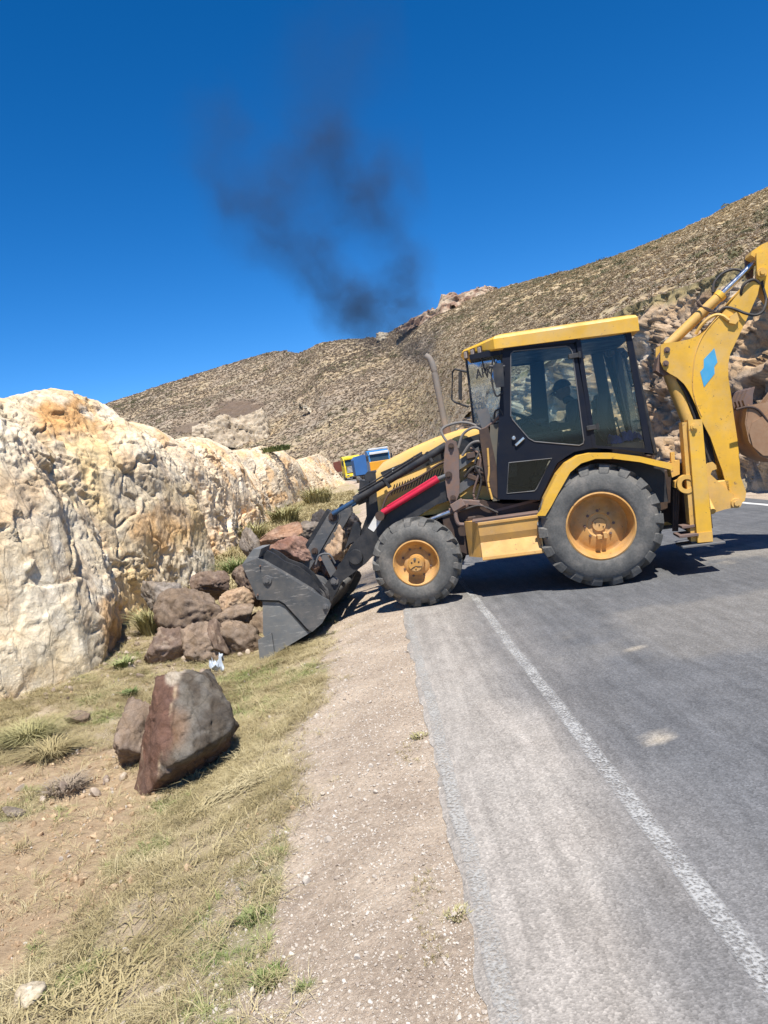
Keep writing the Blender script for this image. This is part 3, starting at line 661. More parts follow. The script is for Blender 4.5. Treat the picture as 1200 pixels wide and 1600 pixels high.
dc = fbm(qc * .6, 3, 501) * .4 + h1 * .70 + h2 * .36 + h3 * .13 + ridged(qc * 1.6, 4, 511) * .14 + fbm(qc * 9, 3, 5) * .04 - ck * .12
en = np.interp(Tc.ravel(), [-.05, .12, .8, .97, 1.06], [.2, .8, 1, .35, .2])
pc[:, 0] -= dc * en * .9; pc[:, 2] += dc * en * .35
nC = fbm(qc * .9, 4, 521); nD = fbm(qc * 2.4, 4, 531)
cc = np.ones((len(pc), 3)) * np.array([.46, .35, .25]); cc = blend(cc, np.array([.30, .21, .145]), smooth(0, .5, nC) * .8); cc = blend(cc, np.array([.64, .56, .46]), smooth(0, .45, nD) * .8); cc = blend(cc, np.array([.56, .38, .22]), smooth(.1, .5, -nC) * .6)
cc = blend(cc, np.array([.34, .28, .15]), smooth(.93, 1.0, Tc.ravel() + nD * .04)); cc = blend(cc, np.array([.55, .48, .36]), smooth(.10, .0, Tc.ravel())); cc *= (1 - .3 * ck)[:, None]
tag(grid_obj('road_cut', pc.reshape(*Yc.shape, 3), CUTM, cols=cc.reshape(*Yc.shape, 3)), 'jagged tan rock cut along the far side of the road', 'rock cut', kind='structure')

# ---- rock outcrops on the hill
def outcrop(name, outline, dist, thick, cols_, seed, label):
    """ragged outcrop, its outline given in survey directions, standing on the slope at its own distance"""
    us = [p[0] for p in outline]; u0, u1 = min(us), max(us); n = 70; k = 40
    uu = np.linspace(u0, u1, n); top = np.interp(uu, [p[0] for p in outline], [p[1] for p in outline]); bot = np.interp(uu, [p[0] for p in outline], [p[2] for p in outline])
    Pp = np.zeros((n, k, 3))
    for i in range(n):
        for j in range(k):
            f = j / (k - 1); v = bot[i] + (top[i] - bot[i]) * min(1, f / .8)
            d = ray(uu[i], v); hd = math.hypot(d[0], d[1]); side = min(i, n - 1 - i) / (n / 2)
            r = dist + thick * (f - .15) + (0 if f < .8 else (f - .8) * thick * 3)
            Pp[i, j] = d / hd * r; Pp[i, j, 2] += EYE
    q_ = Pp.reshape(-1, 3) * (60 / dist) * 1.3
    a_, b_, c_ = facets(q_ * .8 + seed, seed, 1.2); a2_, _, _ = facets(q_ * 2.2 + seed, seed + 5, 1.2); dd = (a_ * .7 + a2_ * .3 + fbm(q_ * 5, 3, seed) * .1) * dist * .006
    dirs = Pp.reshape(-1, 3) / np.linalg.norm(Pp.reshape(-1, 3), axis=1)[:, None]
    Pw = Pp.reshape(-1, 3) - dirs * dd[:, None] * 1.6; Pw[:, 2] += dd * .9
    n_ = fbm(q_ * 2, 4, seed + 3); cc = np.ones((n * k, 3)) * np.array(cols_[0]); cc = blend(cc, np.array(cols_[1]), smooth(-.1, .4, n_)); cc = blend(cc, np.array(cols_[2]), smooth(.2, .5, -n_))
    return tag(grid_obj(name, Pw.reshape(n, k, 3), CUTM, cols=cc.reshape(n, k, 3)), label, 'rock outcrop', kind='structure')
def hill_dist(u, v):
    a, e = azel(u, v); k = np.argmin(np.abs(az - a)); ptsl = HP.reshape(*AI.shape, 3)[k]
    ee = (ptsl[:, 2] - EYE) / np.hypot(ptsl[:, 0], ptsl[:, 1]); h = np.where(ee >= e)[0]
    j = h[0] if len(h) else np.argmax(ee[:330]); return math.hypot(ptsl[j, 0], ptsl[j, 1])
outcrop('rock_outcrop', [(300, 668, 690), (320, 662, 695), (345, 652, 700), (368, 656, 702), (392, 648, 704), (412, 640, 700), (420, 655, 690), (424, 680, 692)], hill_dist(370, 700), 8, ((.46, .39, .31), (.33, .28, .22), (.54, .47, .38)), 3, 'pale grey rock outcrop on the hillside above the bank')
outcrop('rock_outcrop', [(618, 515, 522), (640, 502, 515), (662, 490, 505), (682, 484, 500), (690, 462, 492), (702, 458, 485), (722, 462, 480), (742, 452, 474), (765, 450, 462), (778, 453, 458)], hill_dist(700, 486), 6, ((.34, .24, .185), (.50, .42, .34), (.26, .17, .135)), 5, 'reddish rock outcrop on the hill skyline')
outcrop('rock_outcrop', [(588, 523, 530), (596, 520, 530), (606, 521, 529), (612, 525, 529)], hill_dist(600, 530), 5, ((.62, .56, .46), (.52, .46, .38), (.66, .6, .5)), 6, 'small cream rock outcrop on the skyline')
outcrop('rock_outcrop', [(467, 633, 636), (480, 637, 643), (495, 646, 653), (505, 651, 655)], hill_dist(485, 645), 2, ((.60, .55, .46), (.50, .44, .36), (.66, .6, .5)), 8, 'narrow pale scar of rock on the mid hillside')
outcrop('rock_outcrop', [(513, 657, 661), (520, 660, 666), (527, 664, 668)], hill_dist(520, 664), 2, ((.60, .55, .46), (.50, .44, .36), (.66, .6, .5)), 9, 'short pale scar of rock low on the hillside')

# ---- scrub on the hill
def leaf_mat(name, c1, c2, c3, scale=0.35, rough=0.9, straw=False):
    m, t, b = mat(name)
    g = nd(t, 'ShaderNodeNewGeometry'); oi = nd(t, 'ShaderNodeObjectInfo')
    n = noise_node(t, scale, 3, 0.6); gp = nd(t, 'ShaderNodeTexNoise'); gp.inputs['Scale'].default_value = scale; t.links.new(g.outputs['Position'], gp.inputs[0])
    rv = nd(t, 'ShaderNodeMath', operation='MULTIPLY_ADD'); rv.inputs[1].default_value = .45; t.links.new(oi.outputs['Random'], rv.inputs[0])
    s = nd(t, 'ShaderNodeMath', operation='MULTIPLY_ADD'); s.inputs[1].default_value = .9; s.inputs[2].default_value = -.15; t.links.new(gp.outputs[0], s.inputs[0]); t.links.new(s.outputs[0], rv.inputs[2])
    r = ramp(t, rv.outputs[0], [(.2, c1), (.5, c2), (.85, c3)])
    cc_ = r.outputs[0]
    if straw:
        sp = nd(t, 'ShaderNodeSeparateXYZ'); t.links.new(g.outputs['Position'], sp.inputs[0]); mr = nd(t, 'ShaderNodeMapRange'); mr.inputs[1].default_value = 5; mr.inputs[2].default_value = 70; mr.inputs[4].default_value = .75; t.links.new(sp.outputs[0], mr.inputs[0])
        r2 = ramp(t, rv.outputs[0], [(.2, (.34, .27, .15)), (.5, (.55, .44, .26)), (.85, (.68, .57, .36))]); cc_ = mixc(t, mr.outputs[0], cc_, r2.outputs[0])
    t.links.new(cc_, b.inputs['Base Color']); b.inputs['Roughness'].default_value = rough; b.inputs['Specular IOR Level'].default_value = 0.15
    return m
def blades(n, h, spread, lean, w, seed, tri=True, bendk=0.5, base_r=0.3):
    rng = np.random.default_rng(seed); V = []; F = []
    for i in range(n):
        a = rng.uniform(0, 2 * pi); r = base_r * sqrt(rng.uniform()); bx, by = r * cos(a), r * sin(a)
        a2 = a + rng.normal(0, .7); hh = h * rng.uniform(.55, 1.1); ln = lean * rng.uniform(.3, 1.2)
        d = np.array([cos(a2), sin(a2), 0]); s = np.array([-sin(a2), cos(a2), 0]) * w * rng.uniform(.6, 1.3)
        p0 = np.array([bx, by, 0]); p1 = p0 + d * ln * hh * .35 + np.array([0, 0, hh * .6]); p2 = p0 + d * ln * hh * (1 + bendk * .3) + np.array([0, 0, hh * (1 - .25 * ln * bendk)])
        b0 = len(V); V += [p0 - s, p0 + s, p1 - s * .8, p1 + s * .8, p2]; F += [(b0, b0 + 1, b0 + 3, b0 + 2), (b0 + 2, b0 + 3, b0 + 4)]
    me = bpy.data.meshes.new('tuft'); me.from_pydata([tuple(v) for v in V], [], F); me.update(); return me
SCRUB = leaf_mat('hill_scrub_leaves', (.25, .20, .15), (.36, .29, .215), (.49, .40, .30), .03, straw=True)
SCRUBD = leaf_mat('dark_shrub_leaves', (.10, .10, .055), (.18, .165, .09), (.26, .22, .14), .08)
DRYG = leaf_mat('dry_grass_blades', (.22, .18, .085), (.40, .33, .175), (.55, .47, .28), 1.6)
GREENG = leaf_mat('green_grass_blades', (.14, .19, .06), (.27, .31, .11), (.42, .42, .19), 2.5)
rng = np.random.default_rng(11)
def hill_scatter(name, N, size, m, protos, seed, pw=1.0, amin=-0.75, label=None, mask=None):
    rng = np.random.default_rng(seed)
    a = rng.uniform(amin, .62, N); ai = np.interp(a, az, np.arange(len(az))); t = rng.uniform(0.0, 1.0, N) ** pw
    p = hill_pt(ai, t); keep = np.ones(N, bool)
    e = (p[:, 2] - EYE) / np.hypot(p[:, 0], p[:, 1])
    for (u, v, ru, rv) in ((372, 640, 44, 17), (310, 668, 45, 10)):
        a0, e0 = azel(u, v); a1, _ = azel(u + ru, v); _, e1 = azel(u, v - rv)
        keep &= np.hypot((a - a0) / (a1 - a0), (e - e0) / (e1 - e0)) > rng.uniform(.6, 1.1, N)
    if mask is not None: keep &= mask(p, rng)
    p = p[keep]; r = np.hypot(p[:, 0], p[:, 1]); n = len(p)
    s = size * rng.lognormal(0, .35, n) * np.interp(r, [15, 40, 120, 400], [.55, .7, 1.0, 1.9])
    me_s = [bpy.data.meshes] and protos
    for q_ in protos: q_.materials.clear(); q_.materials.append(m)
    return scatter(name, p + np.array([0, 0, -.03]), np.stack([s, s, s * rng.uniform(.45, .85, n)], 1), np.stack([rng.normal(0, .1, n), rng.normal(0, .1, n), rng.uniform(0, 6.28, n)], 1), protos, rng.integers(0, len(protos), n), m, label=label)
def bushm(seed, n=60):
    rng = np.random.default_rng(seed); V = []; F = []
    for i in range(n):
        d = rng.normal(size=3); d[2] = abs(d[2]); d /= np.linalg.norm(d); c = d * rng.uniform(.25, .5) * np.array([1, 1, .8]) * (1 + .3 * sin(3 * atan2(d[1], d[0]) + seed))
        a = rng.normal(size=3); a /= np.linalg.norm(a); b_ = np.cross(a, d); s = rng.uniform(.07, .14); b0 = len(V)
        V += [c - a * s, c + a * s, c + b_ * s * 1.2 + d * .05]; F.append((b0, b0 + 1, b0 + 2))
    me = bpy.data.meshes.new('bush'); me.from_pydata([tuple(v) for v in V], [], F); me.update(); return me
bs_ = [bushm(s) for s in (1, 2, 3)]
def dome(seed, n=64):
    rng = np.random.default_rng(seed); V = []; F = []
    for i in range(n):
        d = rng.normal(size=3); d[2] = abs(d[2]) * .9; d /= np.linalg.norm(d); p1 = d * rng.uniform(.28, .5) * np.array([1, 1, .85]); p0 = p1 * .25; a = np.cross(d, rng.normal(size=3)); a /= np.linalg.norm(a) + 1e-6; w = rng.uniform(.022, .05); b0 = len(V)
        V += [p0 - a * w * .6, p0 + a * w * .6, p1 + a * w, p1 - a * w]; F.append((b0, b0 + 1, b0 + 2, b0 + 3))
    me = bpy.data.meshes.new('bunch'); me.from_pydata([tuple(v) for v in V], [], F); me.update(); return me
hill_scatter('hill_grass', 150000, .52, SCRUB, [dome(s) for s in (4, 5, 6)], 5, pw=.85, label='dry bunch grass covering the hillside')
hill_scatter('hill_scrub', 16000, .80, SCRUBD, bs_, 15, pw=.8, label='dark low shrubs dotted over the hillside', mask=lambda p, r: fbm(p * .03, 3, 77) + r.normal(0, .3, len(p)) > .05)

# ================================================================== BACKHOE LOADER
MO = np.array([2.530, 9.270]); MF = np.array([-.98606, .16639]); ML = np.array([-.16639, -.98606])   # ground point under the rear axle, forward, left
WB = 2.119
def side(u, v, y):
    """measured direction -> (forward, up) on the machine's own upright plane, y metres left of its centre"""
    d = ray(u, v); p0 = MO + ML * y; t = (p0 @ ML) / (d[:2] @ ML); p = d[:2] * t
    return (float((p - MO) @ MF), float(EYE + d[2] * t))
def Q(l, y): return [side(u, v, y) for u, v in l]
rzM = atan2(MF[1], MF[0])
BH = tag(empty('backhoe_loader', (MO[0], MO[1], 0), rzM), 'yellow backhoe loader with black cab standing across the road', 'backhoe loader')
def part(name, bm, m, parent=BH, bev=0, sm=False, seg=1, label=None):
    o = bm_obj(name, bm, m, parent, bev, sm, seg)
    if label: o['label'] = label
    return o
def B(): return bmesh.new()
def autosm(o, ang=35):
    me = o.data; bm = bmesh.new(); bm.from_mesh(me)
    for f in bm.faces: f.smooth = True
    for e in bm.edges: e.smooth = not (len(e.link_faces) == 2 and e.calc_face_angle(0) > radians(ang))
    bm.to_mesh(me); bm.free(); return o
def plate(name, pts_, y0, y1, m, parent=BH, bev=.006, holes=(), label=None):
    bm = B(); prism(bm, pts_, y0, y1, holes); return part(name, bm, m, parent, bev if not holes else 0, label=label)
def pcyl(name, a, b, r, m, parent=BH, r2=None, seg=24, label=None):
    bm = B(); cyl(bm, a, b, r, r2, seg); return autosm(part(name, bm, m, parent, label=label))
def xyz(u, v, y): s = side(u, v, y); return (s[0], y, s[1])
def bolt(name, x, y, z, r, m, parent, depth=.03, sgn=1):
    bm = B(); cyl(bm, (x, y, z), (x, y + depth * .5 * sgn, z), r, r * .95, 20); cyl(bm, (x, y, z), (x, y + depth * sgn, z), r * .55, seg=6)
    return part(name, bm, m, parent)

# ---- wheels
def wheel(nm, xc, rad, rim_r, y_out, width, nlug, sgn, dish, hubr, kind, parent=BH):
    W = empty(nm, (xc, y_out * sgn, rad)); W.parent = parent      # local: y=0 outer face, inwards is -sgn
    s = -sgn; w_ = width
    R0 = rad - (.045 if kind == 'rear' else .035)
    prof = [(rim_r - .005, .035), (rim_r + .01, .015), (rim_r + .05, .004), (rim_r + (rad - rim_r) * .35, -.002 + .004), (rim_r + (rad - rim_r) * .6, .006), (R0 - .05, .03), (R0 - .012, .06), (R0, .11), (R0 + .006, w_ / 2), (R0, w_ - .11), (R0 - .012, w_ - .06), (R0 - .05, w_ - .03), (rim_r + .08, w_ - .01), (rim_r, w_ - .03)]
    bm = B(); lathe(bm, [(r, y * s) for r, y in prof], 96); ty = part('tyre', bm, TYRE, W, sm=True)
    bm = B(); lh = rad - R0
    for side_ in (0, 1):
        for k in range(nlug):
            a0 = 2 * pi * (k + .5 * side_) / nlug
            if kind == 'rear': st = [(.0, .020, -.060, .8), (.0, .032, -.012, .95), (.02, .055, lh * .8, 1), (.10, .12, lh, 1), (.20, .17, lh, 1), (.30, w_ / 2 + .015, lh, 1)]
            else: st = [(.0, .018, -.050, .8), (.01, .035, -.004, .95), (.05, .065, lh * .9, 1), (.15, .11, lh, 1), (.30, w_ / 2 + .01, lh, 1)]
            hw = pi / nlug * (.56 if kind == 'rear' else .50); prev = None
            for (da, yy, dr, kk) in st:
                a = a0 + da * .62 * (1 if sgn > 0 else 1); y_ = (yy if side_ == 0 else w_ - yy) * s
                rt_ = R0 + dr if dr > -.04 else R0 - .060 + .010; rb_ = min(rt_, R0) - .03
                ring = [bm.verts.new((rr * cos(a + h), y_, rr * sin(a + h))) for rr, h in ((rb_, -hw * kk), (rt_, -hw * kk * .85), (rt_, hw * kk * .85), (rb_, hw * kk))]
                if prev:
                    for q_ in range(3): bm.faces.new([prev[q_], prev[q_ + 1], ring[q_ + 1], ring[q_]])
                else: bm.faces.new(ring)
                prev = ring
            bm.faces.new(list(reversed(prev)))
    bmesh.ops.bevel(bm, geom=[e for e in bm.edges if len(e.link_faces) == 2 and e.calc_face_angle(0) > .9], offset=.006, segments=1, affect='EDGES')
    bm2o = part('tread', bm, TYRE, W)
    # rim
    if kind == 'rear':
        rp = [(rim_r - .002, .045), (rim_r + .004, .018), (rim_r - .012, .012), (rim_r - .022, .03), (rim_r - .030, .07), (rim_r - .042, .13), (rim_r - .055, .185), (rim_r - .062, .22), (rim_r - .085, .222), (rim_r - .10, .215), (.17, .185), (.135, .180), (.12, .195), (0.001, .195)]
    else:
        rp = [(rim_r - .002, .04), (rim_r + .004, .016), (rim_r - .010, .010), (rim_r - .020, .025), (rim_r - .030, .055), (rim_r - .055, .10), (rim_r - .075, .118), (.16, .125), (.13, .10), (.05, .10), (.001, .10)]
    bm = B(); lathe(bm, [(r, y * s) for r, y in rp], 72); rim = autosm(part('rim', bm, RIMY, W), 40)
    if kind == 'rear':
        for k in range(8):
            a = 2 * pi * k / 8; bolt('wheel_nut', .155 * cos(a), .186 * s, .155 * sin(a), .016, RUST, rim, .022, -s)
        bm = B(); cyl(bm, (0, .195 * s, 0), (0, .17 * s, 0), .075, .07, 28); 
        o = autosm(part('hub', bm, RIMY, W), 40)
        for k in range(3): bolt('hub_bolt', .05 * (k - 1) * .8, .17 * s, .025 * (k - 1), .007, DARKRUST, o, .012, -s)
        bm = B(); box(bm, (.02, .15 * s, -.13), (.05, .10, .05)); box(bm, (-.045, .16 * s, -.12), (.04, .08, .07)); part('wheel_clamp', bm, RIMY, W, .006)
    else:
        bm = B(); cyl(bm, (0, .10 * s, 0), (0, -.035 * s, 0), .098, .092, 32); cyl(bm, (0, -.035 * s, 0), (0, -.05 * s, 0), .085, .08, 32); hub = autosm(part('hub', bm, RIMY, W), 40)
        bolt('hub_plug', 0, -.05 * s, .055, .015, GREY, hub, .015, -s)
        for k in (-1, 1): bolt('hub_bolt', .04 * k, -.05 * s, .02, .010, DARKRUST, hub, .006, -s)
        bolt('hub_bolt', 0.0, -.05 * s, -.045, .012, RIMY, hub, .012, -s)
        bm = B(); tube(bm, [(-.07, -.052 * s, -.035), (-.03, -.054 * s, -.03), (.0, -.054 * s, -.025), (.03, -.054 * s, -.035), (.06, -.052 * s, -.055)], .004, 6); part('hub_seam', bm, DARKRUST, hub)
        for k in range(8):
            a = 2 * pi * (k + .5) / 8; bolt('wheel_nut', .165 * cos(a), .122 * s, .165 * sin(a), .013, RUST, rim, .018, -s)
    return W
wheel('rear_wheel', 0.0, .672, .368, 1.08, .44, 18, 1, .2, .1, 'rear')
wheel('rear_wheel', 0.0, .672, .368, 1.08, .44, 18, -1, .2, .1, 'rear')
wheel('front_wheel', WB - .06, .515, .262, 1.0, .31, 17, 1, .1, .1, 'front')
wheel('front_wheel', WB - .06, .515, .262, 1.0, .31, 17, -1, .1, .1, 'front')

# ---- chassis
bm = B()
prism(bm, [(-.95, .55), (-.95, 1.12), (.45, 1.12), (.9, .98), (1.75, .92), (2.45, .98), (2.60, .98), (2.60, .72), (2.0, .66), (1.2, .55), (.3, .42)], -.34, .34)
part('chassis', bm, DARKRUST, BH, .02)
pcyl('front_axle', (WB - .06, -.72, .50), (WB - .06, .72, .50), .085, DARKRUST); pcyl('rear_axle', (0, -.7, .67), (0, .7, .67), .15, DARKRUST)
plate('side_frame', [(1.72, .62), (1.72, 1.02), (1.32, 1.12), (1.0, 1.02), (.6, .98), (.6, .60), (1.0, .50), (1.45, .47)], .34, .62, DARKRUST)
plate('side_frame', [(1.72, .62), (1.72, 1.02), (1.32, 1.12), (1.0, 1.02), (.6, .98), (.6, .60), (1.0, .50), (1.45, .47)], -.62, -.34, DARKRUST)
pcyl('steering_cylinder', (1.94, .60, .93), (1.60, .62, 1.02), .030, CHROME); pcyl('steering_ram', (1.62, .62, 1.015), (1.40, .63, 1.07), .045, RUST)
# ---- nose and hood
plate('grille', [(2.66, .98), (2.50, .98), (2.44, 1.60), (2.56, 1.615), (2.60, 1.58)], -.40, .40, BLK, bev=.015)
bm = B()
for k in range(9): box(bm, (2.655 - k * .008, 0, 1.04 + k * .058), (.03, .66, .018), Euler((0, .12, 0)))
part('grille_slat', bm, BLK)
hp = [(2.50, .99), (2.485, 1.30), (2.46, 1.615), (2.36, 1.70), (2.02, 1.815), (1.70, 1.90), (1.42, 1.945), (1.10, 1.955), (1.08, 1.10), (1.4, 1.0)]
bm = B()
secs = []
for yy, dz, ins in ((-.42, -.085, 0), (-.40, -.03, 0), (-.33, 0, 0), (0, .012, 0), (.33, 0, 0), (.40, -.03, 0), (.42, -.085, 0)):
    secs.append([bm.verts.new((x, yy, z + (dz if z > 1.5 else 0))) for x, z in hp])
for a_, b_ in zip(secs, secs[1:]):
    for k in range(len(hp)): j = (k + 1) % len(hp); bm.faces.new([a_[k], a_[j], b_[j], b_[k]])
bm.faces.new(secs[0]); bm.faces.new(list(reversed(secs[-1])))
hood = autosm(part('hood', bm, HOODY), 30)
for sg in (1, -1):
    yy = .422 * sg
    bm = B(); prism(bm, [(2.395, 1.585), (1.56, 1.80), (1.16, 1.865), (1.16, 1.70), (1.50, 1.66), (2.33, 1.455)], yy, yy + .006 * sg); part('hood_stripe', bm, BLK, hood)
def text(name, s, size, loc, rot, m, parent, ext=.001, sx=1):
    c = bpy.data.curves.new(name, 'FONT'); c.body = s; c.size = size; c.extrude = ext; c.align_x = 'CENTER'; c.align_y = 'CENTER'
    o = bpy.data.objects.new(name, c); COL.objects.link(o); dg = bpy.context.evaluated_depsgraph_get()
    me = bpy.data.meshes.new_from_object(o.evaluated_get(dg)); bpy.data.objects.remove(o)
    o = link(name, me, m, parent); o.location = loc; o.rotation_euler = rot; o.scale = (sx, 1, 1); return o
text('badge_text', 'CAT', .075, (2.19, .4295, 1.575), (pi / 2, radians(15), pi), WHITE, hood)
# louvres in the hood side
bm = B()
for k in range(26): box(bm, (2.28 - k * .034, .424, 1.35 - k * -.0065), (.010, .012, .15), Euler((0, radians(-25), 0)))
part('hood_louvre', bm, BLK, hood)
plate('engine_side_panel', [(2.46, 1.03), (2.44, 1.26), (1.75, 1.42), (1.75, 1.06)], .424, .432, YEL2, hood)
# ---- loader tower and arms, both sides
for sg in (1, -1):
    y = lambda v: v * sg
    tp = Q([(696, 690), (704, 686), (712, 690), (717, 710), (718, 770), (712, 785), (704, 787), (699, 776), (693, 730)], .66)
    t = plate('loader_tower', tp, y(.63), y(.67), RUST)
    plate('tower_plate', tp, y(.49), y(.52), RUST, t)
    for (u, v, r) in ((705, 697, .035), (701, 742, .042), (708, 778, .035)):
        s_ = side(u, v, .67); bolt('pivot_bolt', s_[0], y(.67), s_[1], r, DARKRUST, t, .04, sg)
    for (a_, b_) in (((720, 728), (742, 706)), ((717, 768), (735, 748))):
        p0 = side(*a_, .58); p1 = side(*b_, .58); dz = .055
        plate('tower_brace', [(p0[0] + .05, p0[1] + dz), (p1[0] - .05, p1[1] + dz), (p1[0] - .05, p1[1] - dz), (p0[0] + .05, p0[1] - dz)], y(.50), y(.57), GREY, t)
    # lower arm
    ap = Q([(497, 928), (508, 937), (520, 938), (535, 908), (572, 880), (588, 862), (603, 842), (640, 815), (683, 788), (702, 782), (702, 748), (668, 762), (640, 776), (606, 794), (586, 806), (568, 832), (550, 851), (528, 888)], .56)
    arm = plate('loader_arm', ap, y(.50), y(.61), BLK, bev=.008)
    s_ = side(556, 870, .61); bm = B(); cyl(bm, (s_[0], y(.60), s_[1]), (s_[0], y(.645), s_[1]), .092, .085, 32); autosm(part('arm_pivot_cap', bm, BLK, arm))
    s_ = side(523, 908, .61); bolt('arm_pin', s_[0], y(.61), s_[1], .05, GREY, arm, .04, sg)
    if sg == 1:
        plate('label_plate', Q([(586, 806), (597.5, 811), (584, 831), (575, 825)], .612), .612, .616, WHITE, arm)
    s_ = side(545, 828, .56); bm = B(); prism(bm, Q([(545, 850), (536, 860), (548, 826), (551, 818), (558, 818), (562, 828), (560, 845)], .56), y(.42), y(.48)); part('arm_bracket', bm, BLK, arm, .006)
    # lift cylinder with its red sleeve
    a_ = side(598, 801, .64); b_ = side(685, 748, .64)
    c = pcyl('lift_cylinder', (a_[0], y(.665), a_[1]), (b_[0], y(.665), b_[1]), .038, RED)
    a2 = side(606, 792, .64); b2 = side(683, 744, .64)
    bm = B(); d_ = Vector((b2[0] - a2[0], 0, b2[1] - a2[1])); box(bm, ((a2[0] + b2[0]) / 2, y(.675), (a2[1] + b2[1]) / 2 - .01), (d_.length, .045, .055), Euler((0, -atan2(d_.z, d_.x), 0))); part('red_sleeve', bm, RED, c, .008)
    e_ = side(704, 740, .64); pcyl('cylinder_rod', (b_[0], y(.665), b_[1]), (e_[0], y(.665), e_[1]), .024, GREY, c)
    pcyl('cylinder_eye', (a_[0] + .03, y(.62), a_[1] - .03), (a_[0] + .03, y(.71), a_[1] - .03), .055, DARKRUST, c)
    bm = B(); tube(bm, [(a_[0] + .03, y(.60), a_[1]), (2.30, y(.56), 1.33), (2.0, y(.55), 1.43), (1.70, y(.55), 1.57), (1.60, y(.56), 1.60)], .014, 8); part('hose', bm, DARKRUST, BH)
    # tilt cylinder over the arm
    a_ = side(560, 779, .5); b_ = side(698, 696, .5); f_ = side(520, 803, .5)
    c = pcyl('tilt_cylinder', (a_[0], y(.52), a_[1]), (b_[0], y(.56), b_[1]), .047, BLK)
    pcyl('cylinder_rod', (a_[0], y(.52), a_[1]), (f_[0], y(.50), f_[1]), .027, BLUEROD, c)
    pcyl('cylinder_collar', (a_[0] + .04, y(.52), a_[1] - .018), (a_[0] - .03, y(.52), a_[1] + .014), .056, BLK, c)
    for k in range(2):
        k1 = a_[0] - .02, a_[1] + .07 + k * .03
        bm = B(); tube(bm, [(k1[0], y(.55), k1[1]), (2.45, y(.56), 1.47 + k * .03), (2.2, y(.575), 1.575 + k * .03), (1.85, y(.58), 1.73 + k * .02)], .010, 8); part('oil_pipe', bm, BLK, c)
    for (q0, q1) in (((605, 758), (609, 745)), ((672, 718), (676, 700))):
        p_ = side(*q0, .55); bm = B(); box(bm, (p_[0], y(.54), p_[1] + .03), (.035, .10, .14), Euler((0, radians(24), 0))); part('pipe_clamp', bm, BLK, c, .004)
    bm = B(); prism(bm, Q([(562, 750), (577, 752), (574, 784), (560, 790)], .45), y(.40), y(.46)); part('cylinder_bracket', bm, BLK, c, .005)
    # bell crank down to the bucket
    lp = Q([(515, 799), (521, 796), (528, 801), (529, 811), (478, 900), (470, 901), (459, 892)], .47)
    lv = plate('bell_crank', lp, y(.44), y(.47), STEEL, bev=.006); plate('crank_flange', Q([(515, 799), (459, 892), (455, 889), (510, 796)], .47), y(.36), y(.475), BLK, lv)
    plate('crank_cheek', lp, y(.35), y(.375), STEEL, lv)
    s_ = side(520, 808, .47); bolt('crank_pin', s_[0], y(.47), s_[1], .055, DARKRUST, lv, .03, sg)
    s_ = side(492, 861, .47); bolt('crank_pin', s_[0], y(.47), s_[1], .042, DARKRUST, lv, .045, sg)
    plate('crank_link', Q([(497, 862), (506, 858), (528, 897), (520, 908)], .42), y(.40), y(.43), GREY, lv)

# ---- bucket
BW = 1.12; BWs = {1: 1.12, -1: .86}
sp_ = Q([(378, 882), (402, 872), (497, 929), (514, 938), (517, 945), (513, 956), (503, 974), (488, 987), (481, 983), (445, 943), (436, 938), (402, 937), (393, 916)], BW)
lo_ = Q([(409, 936), (436, 937), (444, 942), (482, 983), (490, 984), (483, 990), (428, 1023), (410, 992)], BW)
bucket = empty('loader_bucket', (0, 0, 0)); bucket.parent = BH
for sg in (1, -1):
    plate('side_plate', sp_, (BWs[sg] - .025) * sg, (BWs[sg] + .005) * sg, STEEL, bucket, .004)
    plate('clam_side_plate', lo_, (BWs[sg] - .055) * sg, (BWs[sg] - .028) * sg, GREY2, bucket, .004)
    plate('side_cutter', Q([(403, 1000), (424, 989), (429, 1024), (406, 1033)], BW + .01), (BWs[sg] - .02) * sg, (BWs[sg] + .012) * sg, GREY2, bucket, .004)
    for (u, v, r) in ((418, 906, .055), (509, 948, .035), (403, 929, .012), (407, 884, .010)):
        s_ = side(u, v, BW); bolt('plate_bolt', s_[0], (BWs[sg] + .004) * sg, s_[1], r, GREY if r > .02 else RUST, bucket, .035, sg)
    bm = B(); a = Q([(409, 938), (436, 939), (445, 944), (482, 985)], BW - .03)
    tube(bm, [(x, (BWs[sg] - .02) * sg, z) for x, z in a], .012, 6, sm=False); part('plate_seam', bm, BLK, bucket)
def shell(pl, y0, y1, th, name, m, parent):
    """folded sheet: profile pl swept along y with thickness th"""
    bm = B(); n = len(pl); off = []
    for i in range(n):
        a = Vector(pl[max(i - 1, 0)]); b = Vector(pl[min(i + 1, n - 1)]); d = (b - a).normalized(); off.append((pl[i][0] - d.y * th, pl[i][1] + d.x * th))
    prism(bm, list(pl) + off[::-1], y0, y1); return autosm(part(name, bm, m, parent), 50)
back = Q([(402, 872), (450, 901), (497, 929), (513, 938)], BW) 
shell(Q([(378, 882), (402, 873), (450, 901), (486, 923), (497, 933), (500, 945), (497, 960), (490, 976)], BW), -.84, BW - .03, .02, 'bucket_back', STEEL, bucket, )
shell(Q([(490, 976), (478, 990), (428, 1021)], BW), -.84, BW - .03, .02, 'bucket_floor', RUST, bucket)
ce = Q([(428, 1021), (408, 1031)], BW); shell([ce[0], ce[1]], -.85, BW - .02, .028, 'cutting_edge', GREY, bucket)
